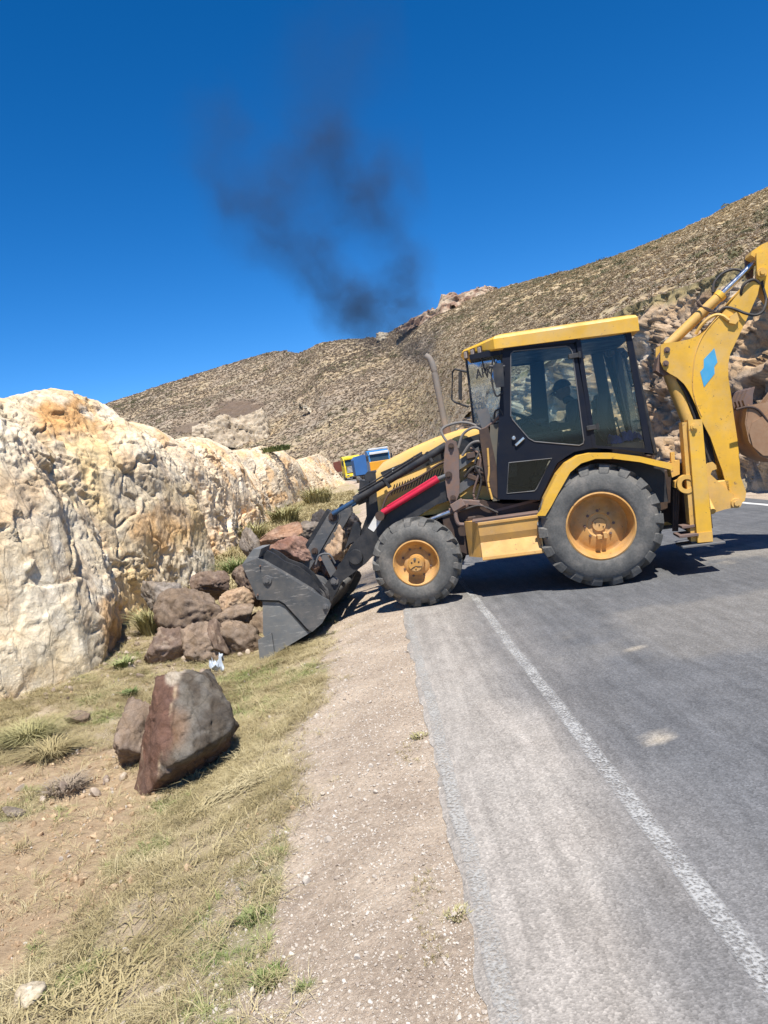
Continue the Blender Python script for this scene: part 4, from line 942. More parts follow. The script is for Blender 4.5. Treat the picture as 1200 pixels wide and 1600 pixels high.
for yk in (.98, .80):
    rb = Q([(405, 873), (412, 858), (420, 862), (432, 878), (447, 886), (463, 893), (478, 905), (497, 930)], .9 * (1 if yk > 0 else -1) if abs(yk) > .8 else yk)
    rb = Q([(404, 874), (412, 862), (424, 868), (440, 880), (462, 888), (480, 902), (500, 931)], BW)
    plate('bucket_rib', rb, yk - .018, yk + .018, BLK, bucket, .004)
bm = B(); prism(bm, [(4.05, .775), (4.03, .80), (3.90, .93), (3.80, .925), (3.845, .835), (3.86, .82)], .72, BW - .03); part('bucket_lip', bm, GREY2, bucket, .006)
bm = B(); prism(bm, [(4.05, .775), (4.03, .80), (3.93, .86), (3.86, .82)], -.84, .72); part('bucket_lip', bm, STEEL, bucket, .006)
pcyl('arm_crossbar', (3.02, -.50, .50), (3.02, .50, .50), .07, BLK); pcyl('arm_crossbar', (3.20, -.6, .20), (3.20, .6, .20), .05, STEEL)
bm = B(); tube(bm, [(3.28, .75, .62), (3.22, .75, .72), (3.10, .75, .72), (3.05, .72, .60)], .012, 8); part('hose', bm, GREY, bucket)

# ---- toolbox / step
tb = [(.93, .885), (.945, .87), (.945, .845), (.93, .835), (.925, .72), (.90, .64), (.945, .56), (.985, .485), (.99, .455), (.975, .445), (.93, .475), (.70, .475), (.70, .885)]
bm = B(); prof = [(y_, z_) for y_, z_ in tb]; x0, x1 = .645, 1.31
a = [bm.verts.new((x0, y_, z_)) for y_, z_ in prof]; b = [bm.verts.new((x1 + (.16 if y_ < .8 else 0), y_, z_)) for y_, z_ in prof]
bm.faces.new(a); bm.faces.new(list(reversed(b)))
for k in range(len(prof)): j = (k + 1) % len(prof); bm.faces.new([a[k], a[j], b[j], b[k]])
tbx = part('tool_box', bm, TOOLY, BH, .004)
bm = B(); box(bm, (1.0, .82, .895), (.74, .25, .014)); box(bm, (.99, .935, .885), (.70, .012, .03)); part('tool_box_lid', bm, RUST, tbx, .003)
bm = B(); prism(bm, [(.632, .60), (.632, .45), (.645, .45), (.645, .66)], .87, .99); part('step_gusset', bm, TOOLY, tbx)
bm = B(); box(bm, (1.5, .55, .70), (.36, .10, .44)); box(bm, (1.38, .63, .72), (.10, .12, .42)); part('battery_box', bm, DARKRUST, BH, .01)

# ---- clutter behind the tower: valve block, hoses, side console
bm = B()
rngc = random.Random(3)
for k in range(16): box(bm, (1.12 + rngc.uniform(-.12, .22), .50 + rngc.uniform(-.05, .08), 1.30 + rngc.uniform(-.25, .38)), (rngc.uniform(.05, .14), rngc.uniform(.05, .12), rngc.uniform(.05, .16)), Euler((rngc.uniform(-.3, .3), rngc.uniform(-.5, .5), 0)))
part('valve_block', bm, DARKRUST, BH, .008)
hl = [[(705, 700, .60), (690, 672, .55), (720, 660, .5), (748, 668, .55), (757, 690, .6), (760, 720, .6)], [(716, 700, .6), (724, 678, .6), (742, 668, .62), (757, 678, .6), (762, 700, .58)], [(722, 712, .6), (735, 694, .62), (750, 690, .64), (760, 700, .62), (764, 740, .6)], [(726, 745, .58), (740, 730, .62), (755, 735, .62), (764, 760, .6)],
      [(716, 790, .62), (735, 782, .64), (757, 792, .66), (775, 800, .64)], [(700, 800, .6), (725, 796, .66), (750, 790, .66), (778, 801, .66)], [(735, 700, .56), (750, 712, .62), (748, 740, .62), (740, 770, .6), (746, 790, .6)], [(752, 700, .6), (742, 725, .64), (752, 750, .62), (742, 790, .6)]]
for i, h in enumerate(hl):
    bm = B(); tube(bm, [xyz(*p) for p in h], .016 if i < 4 else .013, 8); part('hydraulic_hose', bm, HOSE if i in (0, 1, 2) else (DKHOSE if i % 2 else RUST), BH)
hk = [xyz(712, 790, .68), xyz(712, 805, .70), xyz(716, 818, .71), xyz(725, 820, .71)]; bm = B(); tube(bm, hk, .024, 8); part('tow_hook', bm, RUST, BH)
bm = B(); box(bm, xyz(716, 790, .66), (.16, .12, .10), Euler((.2, .4, 0))); box(bm, xyz(735, 785, .62), (.22, .10, .06), Euler((0, -.2, 0))); part('hose_coupling', bm, RUST, BH, .008)
plate('front_console', Q([(766, 664), (787, 660), (781, 782), (770, 783), (762, 745)], .66), .56, .68, OLIVE, bev=.01)
bm = B(); tube(bm, [xyz(762, 700, .7), xyz(764, 735, .7), xyz(763, 755, .7), xyz(769, 780, .7)], .012, 8); part('oil_pipe', bm, YEL2, BH)
bm = B(); tube(bm, [xyz(780, 670, .70), xyz(779, 690, .72), xyz(780, 700, .72), xyz(787, 702, .72)], .010, 8); part('grab_handle', bm, BLK, BH)
bm = B(); prism(bm, Q([(744, 642), (762, 637), (770, 662), (754, 672)], .62), .60, .625); part('work_lamp', bm, GREY, BH, .006)
bm = B(); tube(bm, [xyz(752, 672, .62), xyz(760, 668, .62), xyz(773, 658, .66), xyz(782, 648, .7)], .016, 8); part('lamp_stalk', bm, RUST, BH)
bm = B(); tube(bm, [xyz(772, 655, .68), xyz(774, 643, .7), xyz(781, 640, .72), xyz(786, 648, .72)], .012, 8); part('lamp_guard', bm, BLK, BH)

# ---- exhaust
bm = B(); tube(bm, [(1.575, 0, 1.90), (1.580, 0, 2.1), (1.60, 0, 2.45), (1.615, 0, 2.72), (1.645, 0, 2.86), (1.70, 0, 2.92)], .040, 16); autosm(part('exhaust_pipe', bm, PIPE), 60)
pcyl('exhaust_collar', (1.57, 0, 1.93), (1.575, 0, 2.02), .055, RUST)

# ---- cab
door_o = Q([(786, 541), (893, 532), (899, 545), (915, 630), (926, 700), (897, 706), (776, 712)], .72)
door_i = Q([(798, 553), (802, 549), (884, 541), (890, 543), (894, 550), (912, 688), (911, 693), (905, 696), (835, 690), (826, 685), (801, 656), (798, 650)], .72)
low_o = Q([(776, 712), (897, 706), (884, 714), (870, 724), (848, 770), (843, 781), (778, 780)], .72)
low_i = Q([(795, 723), (862, 716), (838, 764), (835, 767), (792, 771)], .72)
rw_o = Q([(899, 528), (904, 522), (978, 514), (985, 517), (1020, 709), (975, 703), (926, 700), (915, 630)], .72)
rw_i = Q([(907, 530), (972, 521), (977, 524), (1008, 701), (931, 696)], .72)
far_o = [(.756, 2.784), (-.606, 2.741), (-.701, 1.344), (.147, 1.455), (.347, 1.40), (.595, 1.011), (1.053, 1.097), (.989, 1.669)]
cz = lambda l, z0: [(x, max(z, z0)) for x, z in l]
fh = [cz(Q([(795, 573), (828, 570), (831, 648), (798, 660)], -.70), 1.5), cz(Q([(849, 557), (918, 549), (924, 556), (940, 640), (946, 676), (866, 680), (858, 660)], -.70), 1.58), cz(Q([(941, 547), (974, 543), (978, 548), (1000, 690), (966, 688)], -.70), 1.50)]
fs = plate('far_side_panel', far_o, -.73, -.70, NAVY, BH, holes=fh)
for h_ in fh: plate('far_side_glass', h_, -.717, -.713, GLASS2, fs, 0)
for sg in (1,):
    dr = plate('door', door_o, .70 * sg, .73 * sg, NAVY, BH, holes=[door_i]); plate('door_glass', door_i, .712 * sg, .717 * sg, GLASS, dr, 0)
    bm = B(); tube(bm, [(x, .732 * sg, z) for x, z in door_i + [door_i[0]]], .007, 6, sm=False); part('glass_trim', bm, GREY, dr)
    lp_ = plate('lower_door_panel', low_o, .70 * sg, .735 * sg, NAVY, dr, holes=[low_i]); plate('lower_glass', low_i, .714 * sg, .719 * sg, GLASS, dr, 0)
    bm = B(); tube(bm, [(x, .737 * sg, z) for x, z in low_i + [low_i[0]]], .006, 6, sm=False); part('glass_trim', bm, GREY, dr)
    rw = plate('rear_side_frame', rw_o, .70 * sg, .735 * sg, NAVY, BH, holes=[rw_i]); plate('rear_side_glass', rw_i, .712 * sg, .717 * sg, GLASS2, rw, 0)
    if sg == 1:
        for (u, v) in ((897, 556), (925, 668)):
            p_ = side(u, v, .74); bm = B(); box(bm, (p_[0], .745, p_[1]), (.12, .03, .05)); cyl(bm, (p_[0] - .06, .75, p_[1] - .035), (p_[0] - .06, .75, p_[1] + .035), .018, seg=12); part('hinge', bm, BLK, dr, .003)
        p_ = side(812, 690, .74); bm = B(); box(bm, (p_[0], .745, p_[1]), (.13, .02, .03), Euler((0, radians(35), 0))); cyl(bm, (p_[0] + .06, .74, p_[1] + .05), (p_[0] + .06, .765, p_[1] + .05), .022, seg=16); part('door_handle', bm, CHROME, dr, .004)
        for (u, v) in ((845, 657), (995, 658), (1000, 672)):
            p_ = side(u, v, .70); bm = B(); cyl(bm, (p_[0], .68, p_[1]), (p_[0], .71, p_[1]), .045 if u < 990 else .03, seg=16); bmesh.ops.scale(bm, vec=(1.3, 1, .55), verts=bm.verts, space=Matrix.Translation((-p_[0], 0, -p_[1]))); part('window_latch', bm, BLK, dr if u < 900 else rw)
        for pl_ in ([(978, 551), (978, 568), (982, 580), (986, 580)], [(984, 588), (983, 590), (987, 603), (990, 603)]):
            bm = B(); tube(bm, [xyz(u, v, .68) for u, v in pl_], .010, 8); part('interior_handle', bm, BLK, rw)
        p_ = side(937, 690, .705)
for sg in (1, -1):
    # front corner: tapered panes
    fx, fy = 1.20, .26
    zt, zb_ = 2.76, 1.93
    bm = B(); v_ = [bm.verts.new(c) for c in ((.80, .71 * sg, zt), (fx, fy * sg, zt), (fx + .02, fy * sg, zb_), (.86, .71 * sg, zb_ - .02))]; bm.faces.new(v_)
    bmesh.ops.solidify(bm, geom=bm.faces[:], thickness=.005); part('front_corner_glass', bm, CRACK if sg == 1 else GLASS, BH)
    bm = B(); cyl(bm, (fx, fy * sg, zt), (fx + .02, fy * sg, zb_), .014, seg=10); part('front_post', bm, BLK, BH)
    bm = B(); prism(bm, Q([(787, 541), (797, 541), (797, 560), (791, 700), (788, 780), (777, 780), (783, 660)], .72), .66 * sg, .70 * sg); part('cab_pillar', bm, NAVY, BH, .006)
    bm = B(); cyl(bm, (.88, .70 * sg, 1.93), (1.22, .26 * sg, 1.93), .03, seg=8); part('cab_rail', bm, BLK, BH)
    if sg > 0: bm = B(); prism(bm, Q([(896, 530), (905, 528), (931, 702), (920, 702)], .70), .64, .70); part('cab_pillar', bm, NAVY, BH, .006)
bm = B(); v_ = [bm.verts.new(c) for c in ((1.20, -.26, 2.76), (1.20, .26, 2.76), (1.22, .26, 1.93), (1.22, -.26, 1.93))]; bm.faces.new(v_)
bmesh.ops.solidify(bm, geom=bm.faces[:], thickness=.005); ws = part('windscreen', bm, CRACK, BH)
# letters on the corner glass and the far rear glass
cn = Vector((.71 - .26, (1.20 - .80), 0)).normalized()
text('screen_text', 'APK', .16, (1.02, .475, 2.55), (pi / 2, 0, pi - atan2(.45, .40)), HOSE, ws)
text('rear_glass_text', 'RAI', .09, (*[side(943, 572, -.70)[0]], -.695, side(943, 572, -.70)[1]), (pi / 2, 0, pi), NAVY, BH)
# roof
rp_ = [(.86, .78), (1.24, .33), (1.27, 0), (1.24, -.33), (.86, -.78), (-.70, -.78), (-.70, .78)]
bm = B()
lay = [(2.70, 0.0), (2.875, .0), (2.905, -.03), (2.925, -.12)]
rings = []
for zz, ins in lay:
    ring = []
    for x, yy in rp_:
        L_ = math.hypot(x, yy); k = 1 + ins / L_
        base_z = zz - (.0 if x > .0 else .03) * 1 - (.035 if x > 1.2 else 0)
        if zz == 2.70: base_z = 2.765 if abs(x) < .9 and x > 0 else (2.70 if x < 0 else 2.70)
        if zz == 2.70 and x > 1: k = 1 - .09 / L_
        ring.append(bm.verts.new((x * k, yy * k, base_z)))
    rings.append(ring)
for a_, b_ in zip(rings, rings[1:]):
    for k in range(7): j = (k + 1) % 7; bm.faces.new([a_[k], a_[j], b_[j], b_[k]])
bm.faces.new(rings[0]); bm.faces.new(list(reversed(rings[-1])))
roof = part('cab_roof', bm, YEL, BH, .008)
bm = B(); prism(bm, [(1.15, 2.70), (1.15, 2.755), (.80, 2.775), (-.62, 2.72), (-.62, 2.66), (.8, 2.70)], -.70, .70); part('roof_lining', bm, NAVY, BH)
for sg in (1, -1):
    plate('roof_rail', Q([(786, 541), (897, 531), (904, 522), (985, 513), (985, 518), (1000, 522), (990, 540), (978, 516), (904, 525), (899, 531), (790, 545)], .72)[:4] + Q([(985, 519), (905, 528), (897, 536), (787, 547)], .72), .70 * sg, .76 * sg, NAVY, BH, .003)
for k in range(3):   # recessed lamps on the chamfered corner of the roof
    f = .42 + .22 * k; cx_, cy_ = .86 + (1.24 - .86) * f, .78 + (.33 - .78) * f; ang = atan2(.38, .45)
    bm = B(); box(bm, (0, 0, 0), (.085, .012, .10)); lm = part('work_light', bm, DARKRUST, roof, .008); lm.location = (cx_ + .006, cy_ + .006, 2.795); lm.rotation_euler = (0, 0, -atan2(.45, .38))
    bm = B(); box(bm, (0, .008, 0), (.055, .012, .075)); l2 = part('lamp_lens', bm, LAMPG, lm, .006)
# rear cab face
bm = B(); cyl(bm, (-.60, .70, 2.72), (-.72, .70, 1.36), .022, seg=8); cyl(bm, (-.60, -.70, 2.72), (-.72, -.70, 1.36), .022, seg=8); cyl(bm, (-.72, .70, 1.36), (-.72, -.70, 1.36), .03, seg=8); part('rear_frame', bm, BLK, BH)
bm = B(); v_ = [bm.verts.new(c) for c in ((-.61, .69, 2.72), (-.61, -.69, 2.72), (-.715, -.69, 1.4), (-.715, .69, 1.4))]; bm.faces.new(v_); bmesh.ops.solidify(bm, geom=bm.faces[:], thickness=.004); part('rear_glass', bm, GLASS2, BH)
# cab floor and under-body
bm = B(); prism(bm, [(.60, 1.01), (1.05, 1.09), (1.16, 1.2), (1.16, 1.90), (1.05, 1.92), (1.0, 1.2), (.62, 1.08), (.5, 1.18), (.33, 1.40), (.16, 1.46), (-.70, 1.33), (-.70, 1.25), (.1, 1.36), (.30, 1.28), (.5, 1.0)], -.69, .69); part('cab_floor', bm, DARKRUST, BH)
bm = B(); box(bm, (.86, .60, .985), (.6, .05, .03), Euler((0, .12, 0))); box(bm, (.86, .60, .94), (.6, .03, .02), Euler((0, .12, 0))); part('floor_rail', bm, RUST, BH)
# fenders
fo = Q([(838, 806), (845, 797), (850, 781), (870, 742), (885, 724), (905, 712), (925, 708), (960, 708), (1000, 713), (1045, 723), (1052, 729)], 1.08)
fi = Q([(1049, 734), (1000, 722), (960, 717), (930, 717), (908, 724), (891, 738), (872, 771), (862, 790), (852, 806)], 1.08)
for sg in (1, -1):
    fd = plate('fender', fo + fi, 1.04 * sg, 1.08 * sg, YEL, bev=.008)
    bm = B(); n = len(fo); tops = [(x, z) for x, z in fo[1:]]
    inn = [(x - (.02 if x > .3 else 0), z - .022) for x, z in tops]
    prism(bm, tops + inn[::-1], .70 * sg, 1.05 * sg); part('fender_top', bm, YEL, fd)
    bm = B(); prism(bm, [(.62, .95), (.50, 1.10), (.30, 1.32), (.10, 1.40), (-.50, 1.30), (-.80, 1.20), (-.80, .80), (.3, .80)], .60 * sg, .66 * sg); part('inner_fender', bm, BLK, fd)

# ---- mirrors
mr = plate('mirror', Q([(770, 572), (775, 568), (786, 568), (788, 604), (775, 606), (771, 590)], .84), .84, .88, BLK, bev=.01)
bm = B(); tube(bm, [xyz(765, 572, .84), xyz(780, 573, .84), xyz(788, 572, .76)], .012, 8); part('mirror_arm', bm, GREY, mr)
bm = B(); tube(bm, [xyz(770, 560, .84), xyz(768, 590, .84), xyz(775, 618, .84), xyz(787, 612, .8)], .010, 8); part('mirror_bracket', bm, BLK, mr)
mr = plate('mirror', Q([(717, 583), (722, 582), (722, 626), (717, 624)], -.95), -.99, -.82, BLK, bev=.006)
bm = B(); tube(bm, [xyz(738, 583, -.80), xyz(711, 577, -.88), xyz(707, 581, -.92), xyz(706, 624, -.92), xyz(710, 628, -.90), xyz(732, 636, -.80)], .014, 8, sm=False); part('mirror_bracket', bm, BLK, mr)
bm = B(); tube(bm, [xyz(752, 556, .6), xyz(757, 578, .62), xyz(762, 590, .6)], .008, 8); part('wiper', bm, BLK, BH)

# ---- cab interior
st = plate('driver_seat', [(.28, 1.50), (.26, 1.62), (-.14, 1.60), (-.26, 2.12), (-.36, 2.10), (-.28, 1.50)], -.24, .24, SEATM, bev=.03)
plate('seat_base', [(.15, 1.25), (.15, 1.50), (-.20, 1.50), (-.20, 1.2)], -.18, .18, BLK, bev=.01)
bm = B(); prism(bm, [(.92, 1.3), (.98, 1.92), (.80, 1.98), (.74, 1.88), (.80, 1.3)], -.30, .30); part('dashboard', bm, BLK, BH, .02)
bm = B(); tr_ = Matrix.Translation((.60, 0, 1.98)) @ Euler((0, radians(-28), 0)).to_matrix().to_4x4()
pr = [tr_ @ Vector((.19 * cos(2 * pi * k / 24), .19 * sin(2 * pi * k / 24), 0)) for k in range(25)]; tube(bm, pr, .014, 8, sm=False)
for k in range(3): tube(bm, [tr_ @ Vector((0, 0, -.02)), tr_ @ Vector((.19 * cos(2.1 * k), .19 * sin(2.1 * k), 0))], .010, 6, sm=False)
cyl(bm, tr_ @ Vector((0, 0, 0)), tr_ @ Vector((.06, 0, -.30)), .03, seg=10); part('steering_wheel', bm, BLK, BH)
bm = B(); box(bm, (.42, .30, 1.62), (.42, .10, .30)); box(bm, (.30, .33, 1.82), (.10, .08, .12)); part('side_console_box', bm, SEATM, BH, .02)
plate('rear_console', [(-.28, 1.38), (-.28, 1.52), (-.62, 1.50), (-.62, 1.36)], -.5, .62, GREY, bev=.02)
for (b0, t0) in (((944, 690, .25), (921, 660, .35)), ((960, 685, .0), (938, 655, .0)), ((973, 690, .3), (962, 655, .3))):
    bm = B(); a_ = Vector(xyz(*b0)); c_ = Vector(xyz(*t0)); tube(bm, [a_, (a_ + c_) / 2 + Vector((.0, 0, .02)), c_], .009, 8); bmesh.ops.create_icosphere(bm, subdivisions=2, radius=.026, matrix=Matrix.Translation(c_)); part('control_lever', bm, BLK, BH)
bm = B(); box(bm, xyz(932, 632, .1), (.10, .2, .14)); part('headrest', bm, SEATM, BH, .03)
bm = B(); box(bm, xyz(953, 552, .3), (.09, .12, .08)); box(bm, xyz(976, 555, .4), (.08, .1, .08)); part('roof_speaker', bm, BLK, BH, .02)

# ---- rear frame, stabilisers
bm = B(); prism(bm, [(-.95, .45), (-.95, 1.20), (-1.10, 1.22), (-1.22, 1.1), (-1.22, .45)], -.72, .72); part('rear_crossframe', bm, DARKRUST, BH, .01)
for sg in (1, -1):
    sb = plate('stabiliser', [(x, min(z, 9 if sg > 0 else 1.15)) for x, z in Q([(1075, 656), (1097, 655), (1114, 845), (1090, 848)], .98)], .80 * sg, .98 * sg, YEL, bev=.008)
    plate('stabiliser_guide', [(x, min(z, 9 if sg > 0 else 1.14)) for x, z in Q([(1066, 660), (1076, 659), (1090, 846), (1080, 846)], .93)], .76 * sg, .93 * sg, YEL2, sb)
    s_ = side(1084, 667 if sg > 0 else 745, .98); bolt('stabiliser_pin', s_[0], .98 * sg, s_[1], .036, YEL, sb, .04, sg)
    plate('stabiliser_sleeve', Q([(1089, 833), (1113, 830), (1114, 846), (1091, 848)], .985), .795 * sg, .987 * sg, YEL2, sb)
    s_ = side(1072, 756, .90); bm = B(); bmesh.ops.create_cone(bm, cap_ends=False, segments=28, radius1=.10, radius2=.10, depth=.08)
    bm.free(); bm = B(); rg_ = [(.055, 0), (.10, 0), (.10, .08), (.055, .08), (.055, 0)]; lathe(bm, [(r, y_ * sg) for r, y_ in rg_], 28, (s_[0], .86 * sg, s_[1])); autosm(part('side_shift_eye', bm, YEL2, sb), 40)
    bm = B(); prism(bm, Q([(1054, 752), (1066, 746), (1066, 764), (1054, 762)], .85), .76 * sg, .86 * sg); part('lock_bracket', bm, YEL2, sb, .01)
    s_ = side(1092, 848, .9); bm = B(); box(bm, (s_[0] - .02, .86 * sg, .325), (.44, .34, .025)); box(bm, (s_[0] - .02, .86 * sg, .35), (.2, .10, .05)); part('stabiliser_foot', bm, GREY, sb, .005)
    if sg > 0: pcyl('stabiliser_pipe', xyz(1068, 675, .8 )[:1] + (.78 * sg,) + xyz(1068, 675, .8)[2:], xyz(1070, 745, .8)[:1] + (.78 * sg,) + xyz(1070, 745, .8)[2:], .014, GREY, sb)
bm = B(); box(bm, (-.90, .85, .44), (.20, .30, .03)); box(bm, (-.92, .85, .53), (.14, .2, .03)); part('step_plate', bm, RUST, BH, .004)
bm = B(); prism(bm, Q([(1046, 724), (1062, 718), (1062, 741), (1050, 746)], .8), .6, .8); prism(bm, Q([(1048, 707), (1054, 706), (1055, 722), (1049, 722)], .8), .74, .8); part('rear_bracket', bm, YEL2, BH, .006)
for k in range(3): pcyl('grease_line', xyz(1053 + k * 4, 765, .7), xyz(1052 + k * 3, 830, .7), .012, DARKRUST)

# ---- boom, swing frame, dipper, rear bucket
SW = plate('swing_frame', Q([(1097, 742), (1101, 730), (1106, 724), (1114, 722), (1119, 727), (1120, 733), (1113, 735), (1110, 741), (1148, 776), (1158, 783), (1156, 791), (1148, 793), (1132, 796), (1110, 803), (1108, 790), (1100, 785)], .20), .16, .20, YEL2, bev=.005)
plate('swing_plate', Q([(1108, 742), (1112, 742), (1147, 777), (1147, 783), (1120, 784), (1110, 803), (1104, 803)], -.16), -.20, -.16, YEL2, SW)
bm = B(); box(bm, (*side(1122, 770, .12)[:1], .0, side(1122, 770, .12)[1]), (.26, .30, .28)); part('swing_block', bm, YEL2, SW, .01)
s_ = side(1150, 786, .2); bolt('boom_pin', s_[0], .20, s_[1], .06, YEL2, SW, .05, 1); pcyl('boom_pin_shaft', (s_[0], -.2, s_[1]), (s_[0], .2, s_[1]), .05, YEL2, SW)
bm = B(); cyl(bm, (-1.30, .05, .85), (-1.30, .45, .60), .04, seg=12); part('swing_ram', bm, YEL2, SW)
pts_b = [(1032, 539), (1038, 536), (1058, 534), (1077, 530), (1092, 524), (1106, 514), (1120, 500), (1135, 482), (1150, 463), (1168, 444), (1181, 436), (1188, 440), (1184, 460), (1175, 480), (1164, 505), (1149, 536), (1141, 553), (1138, 568), (1138, 590), (1142, 615), (1147, 652), (1152, 685), (1155, 712), (1157, 744), (1166, 769), (1164, 782), (1154, 790), (1146, 788), (1137, 765), (1129, 736), (1118, 706), (1110, 683), (1102, 668), (1094, 652), (1087, 633), (1077, 612), (1069, 600), (1058, 590), (1047, 584), (1037, 577), (1032, 565)]
boom = plate('boom', Q(pts_b, .15), .125, .15, YEL, bev=.006, label='wide yellow boom plate with a light blue double diamond')
plate('boom_cheek', Q(pts_b, .15), -.15, -.125, YEL, boom)
core = Q([(1077, 536), (1106, 520), (1150, 470), (1180, 443), (1172, 475), (1145, 533), (1133, 560), (1133, 590), (1142, 652), (1150, 712), (1152, 744), (1156, 775), (1148, 780), (1134, 736), (1115, 683), (1099, 650), (1082, 608)], .15)
plate('boom_web', core, -.125, .125, YEL2, boom)
bm = B(); arc = Q([(1127, 490), (1112, 506), (1098, 525), (1088, 548), (1084, 570), (1082, 600), (1086, 625), (1096, 650)], .152); tube(bm, [(x, .152, z) for x, z in arc], .007, 6); part('weld_seam', bm, YEL2, boom)
plate('blue_emblem', Q([(1116, 544), (1121, 566), (1116, 573), (1116.5, 584), (1100, 605), (1094, 581), (1099.6, 574.5), (1099.6, 561.5)], .152), .151, .154, SKYB, boom, 0)
for (u, v) in ((1042, 547), (1040, 568)): s_ = side(u, v, .15); bolt('boom_bolt', s_[0], .15, s_[1], .036, RUST, boom, .035, 1)
bc = pcyl('boom_cylinder', xyz(1040, 566, 0), xyz(1078, 664, .02), .082, YEL2); pcyl('cylinder_rod', xyz(1078, 664, .02), xyz(1104, 742, .02), .04, CHROME, bc)
bm = B(); prism(bm, Q([(1026, 560), (1034, 548), (1052, 548), (1052, 585), (1034, 588), (1022, 580)], .0), -.10, .10); part('cylinder_yoke', bm, RUST, bc, .01)
for k in range(3):
    bm = B(); tube(bm, [xyz(1058 + k * 4, 592 + k * 2, .08 - .03 * k), xyz(1072 + k * 4, 615, .09 - .03 * k), xyz(1083 + k * 5, 645, .09 - .03 * k), xyz(1098 + k * 5, 690, .08 - .03 * k), xyz(1110 + k * 3, 725, .06)], .018, 8); part('hydraulic_hose', bm, DKHOSE, boom)
cc_ = pcyl('crowd_cylinder', xyz(1042, 541, 0), xyz(1126, 461, 0), .060, YEL2); pcyl('cylinder_cap', xyz(1122, 465, 0), xyz(1128, 459, 0), .068, YEL, cc_)
pcyl('cylinder_rod', xyz(1126, 461, 0), xyz(1182, 407, 0), .032, CHROME, cc_)
rb_ = Vector(xyz(1103, 486, .05))
for k in range(4):
    bm = B(); tube(bm, [rb_ + Vector((.09, 0, .07 + .02 * k)), rb_ + Vector((.0, .08, .02 - .01 * k)), rb_ + Vector((-.09 - .02 * k, .06, -.06)), rb_ + Vector((-.05, -.05, -.03))], .008, 6); part('cable_tie', bm, DARKRUST, cc_)
hs_ = [[(1087, 522, .1), (1096, 508, .12), (1108, 497, .13), (1120, 492, .14), (1130, 494, .16), (1138, 500, .17), (1146, 499, .17), (1150, 492, .16)],
       [(1118, 494, .1), (1132, 481, .14), (1148, 483, .16), (1166, 490, .2), (1182, 492, .2), (1193, 484, .18), (1197, 468, .12), (1192, 448, .1), (1190, 430, .1)],
       [(1114, 457, -.1), (1116, 442, -.12), (1128, 428, -.12), (1145, 421, -.1), (1160, 424, -.08), (1170, 432, -.05)],
       [(1160, 470, .1), (1158, 455, .16), (1165, 442, .18), (1178, 437, .16), (1188, 444, .14)]]
for i, h in enumerate(hs_):
    bm = B(); tube(bm, [xyz(*p) for p in h], .019 if i == 0 else .016, 8); part('hydraulic_hose', bm, YEL2 if i == 0 else DKHOSE, boom)
plate('pipe_bracket', Q([(1140, 494), (1150, 488), (1154, 500), (1148, 507), (1138, 505)], .16), .15, .19, YEL2, boom)
# dipper (stick) hanging from the top of the boom, outside the frame to the right
dp = [(1168, 402), (1170, 396), (1185, 386), (1200, 379), (1222, 378), (1232, 392), (1236, 440), (1300, 600), (1292, 612), (1276, 606), (1212, 492), (1190, 462), (1184, 436), (1186, 412)]
dip = plate('dipper', Q(dp, 0), -.11, .11, YEL, bev=.012)
plate('dipper_yoke', Q([(1166, 400), (1170, 394), (1176, 398), (1180, 412), (1178, 440), (1168, 432)], -.08), -.16, -.12, RUST, dip)
plate('dipper_ear', Q([(1181, 396), (1194, 392), (1200, 412), (1196, 436), (1188, 440), (1182, 434)], .13), .12, .15, YEL, dip)
s_ = side(1190, 426, .15); bolt('dipper_pin', s_[0], .15, s_[1], .055, YEL2, dip, .05, 1)
pcyl('bucket_cylinder', xyz(1216, 420, 0), xyz(1262, 560, 0), .06, YEL2, dip)
# rear bucket
rbk = empty('digging_bucket', (0, 0, 0)); rbk.parent = BH
arc = Q([(1154, 634), (1150, 662), (1156, 690), (1172, 711), (1198, 722), (1232, 720), (1268, 706)], 0)
shell([tuple(p) for p in arc], -.33, .33, -.02, 'bucket_shell', BUCKB, rbk)
for sg in (1, -1): plate('bucket_side', Q([(1156, 636), (1151, 662), (1157, 690), (1173, 710), (1198, 720), (1232, 718), (1268, 704), (1290, 660), (1250, 640), (1200, 628)], 0), .30 * sg, .33 * sg, BUCKB, rbk)
plate('cheek_wear_plate', Q([(1175, 660), (1170, 676), (1176, 698), (1192, 712), (1225, 712), (1240, 690), (1230, 655), (1200, 645)], .33), .33, .345, BUCKB, rbk, .004)
for k in range(5):
    yk = .28 - .14 * k; bm = B(); prism(bm, Q([(1152, 640), (1148, 628), (1155, 612), (1166, 607), (1163, 618), (1162, 640)], 0), yk - .035, yk + .035); part('bucket_tooth', bm, RUST, rbk, .008)
bm = B(); tube(bm, [xyz(1150, 640, .34), xyz(1168, 636, .34), xyz(1184, 640, .34), xyz(1200, 658, .34)], .014, 8); part('wear_strip', bm, DARKRUST, rbk)
plate('bucket_ear', Q([(1190, 632), (1210, 606), (1250, 600), (1290, 640)], 0), -.12, -.08, BUCKB, rbk); plate('bucket_ear', Q([(1190, 632), (1210, 606), (1250, 600), (1290, 640)], 0), .08, .12, BUCKB, rbk)

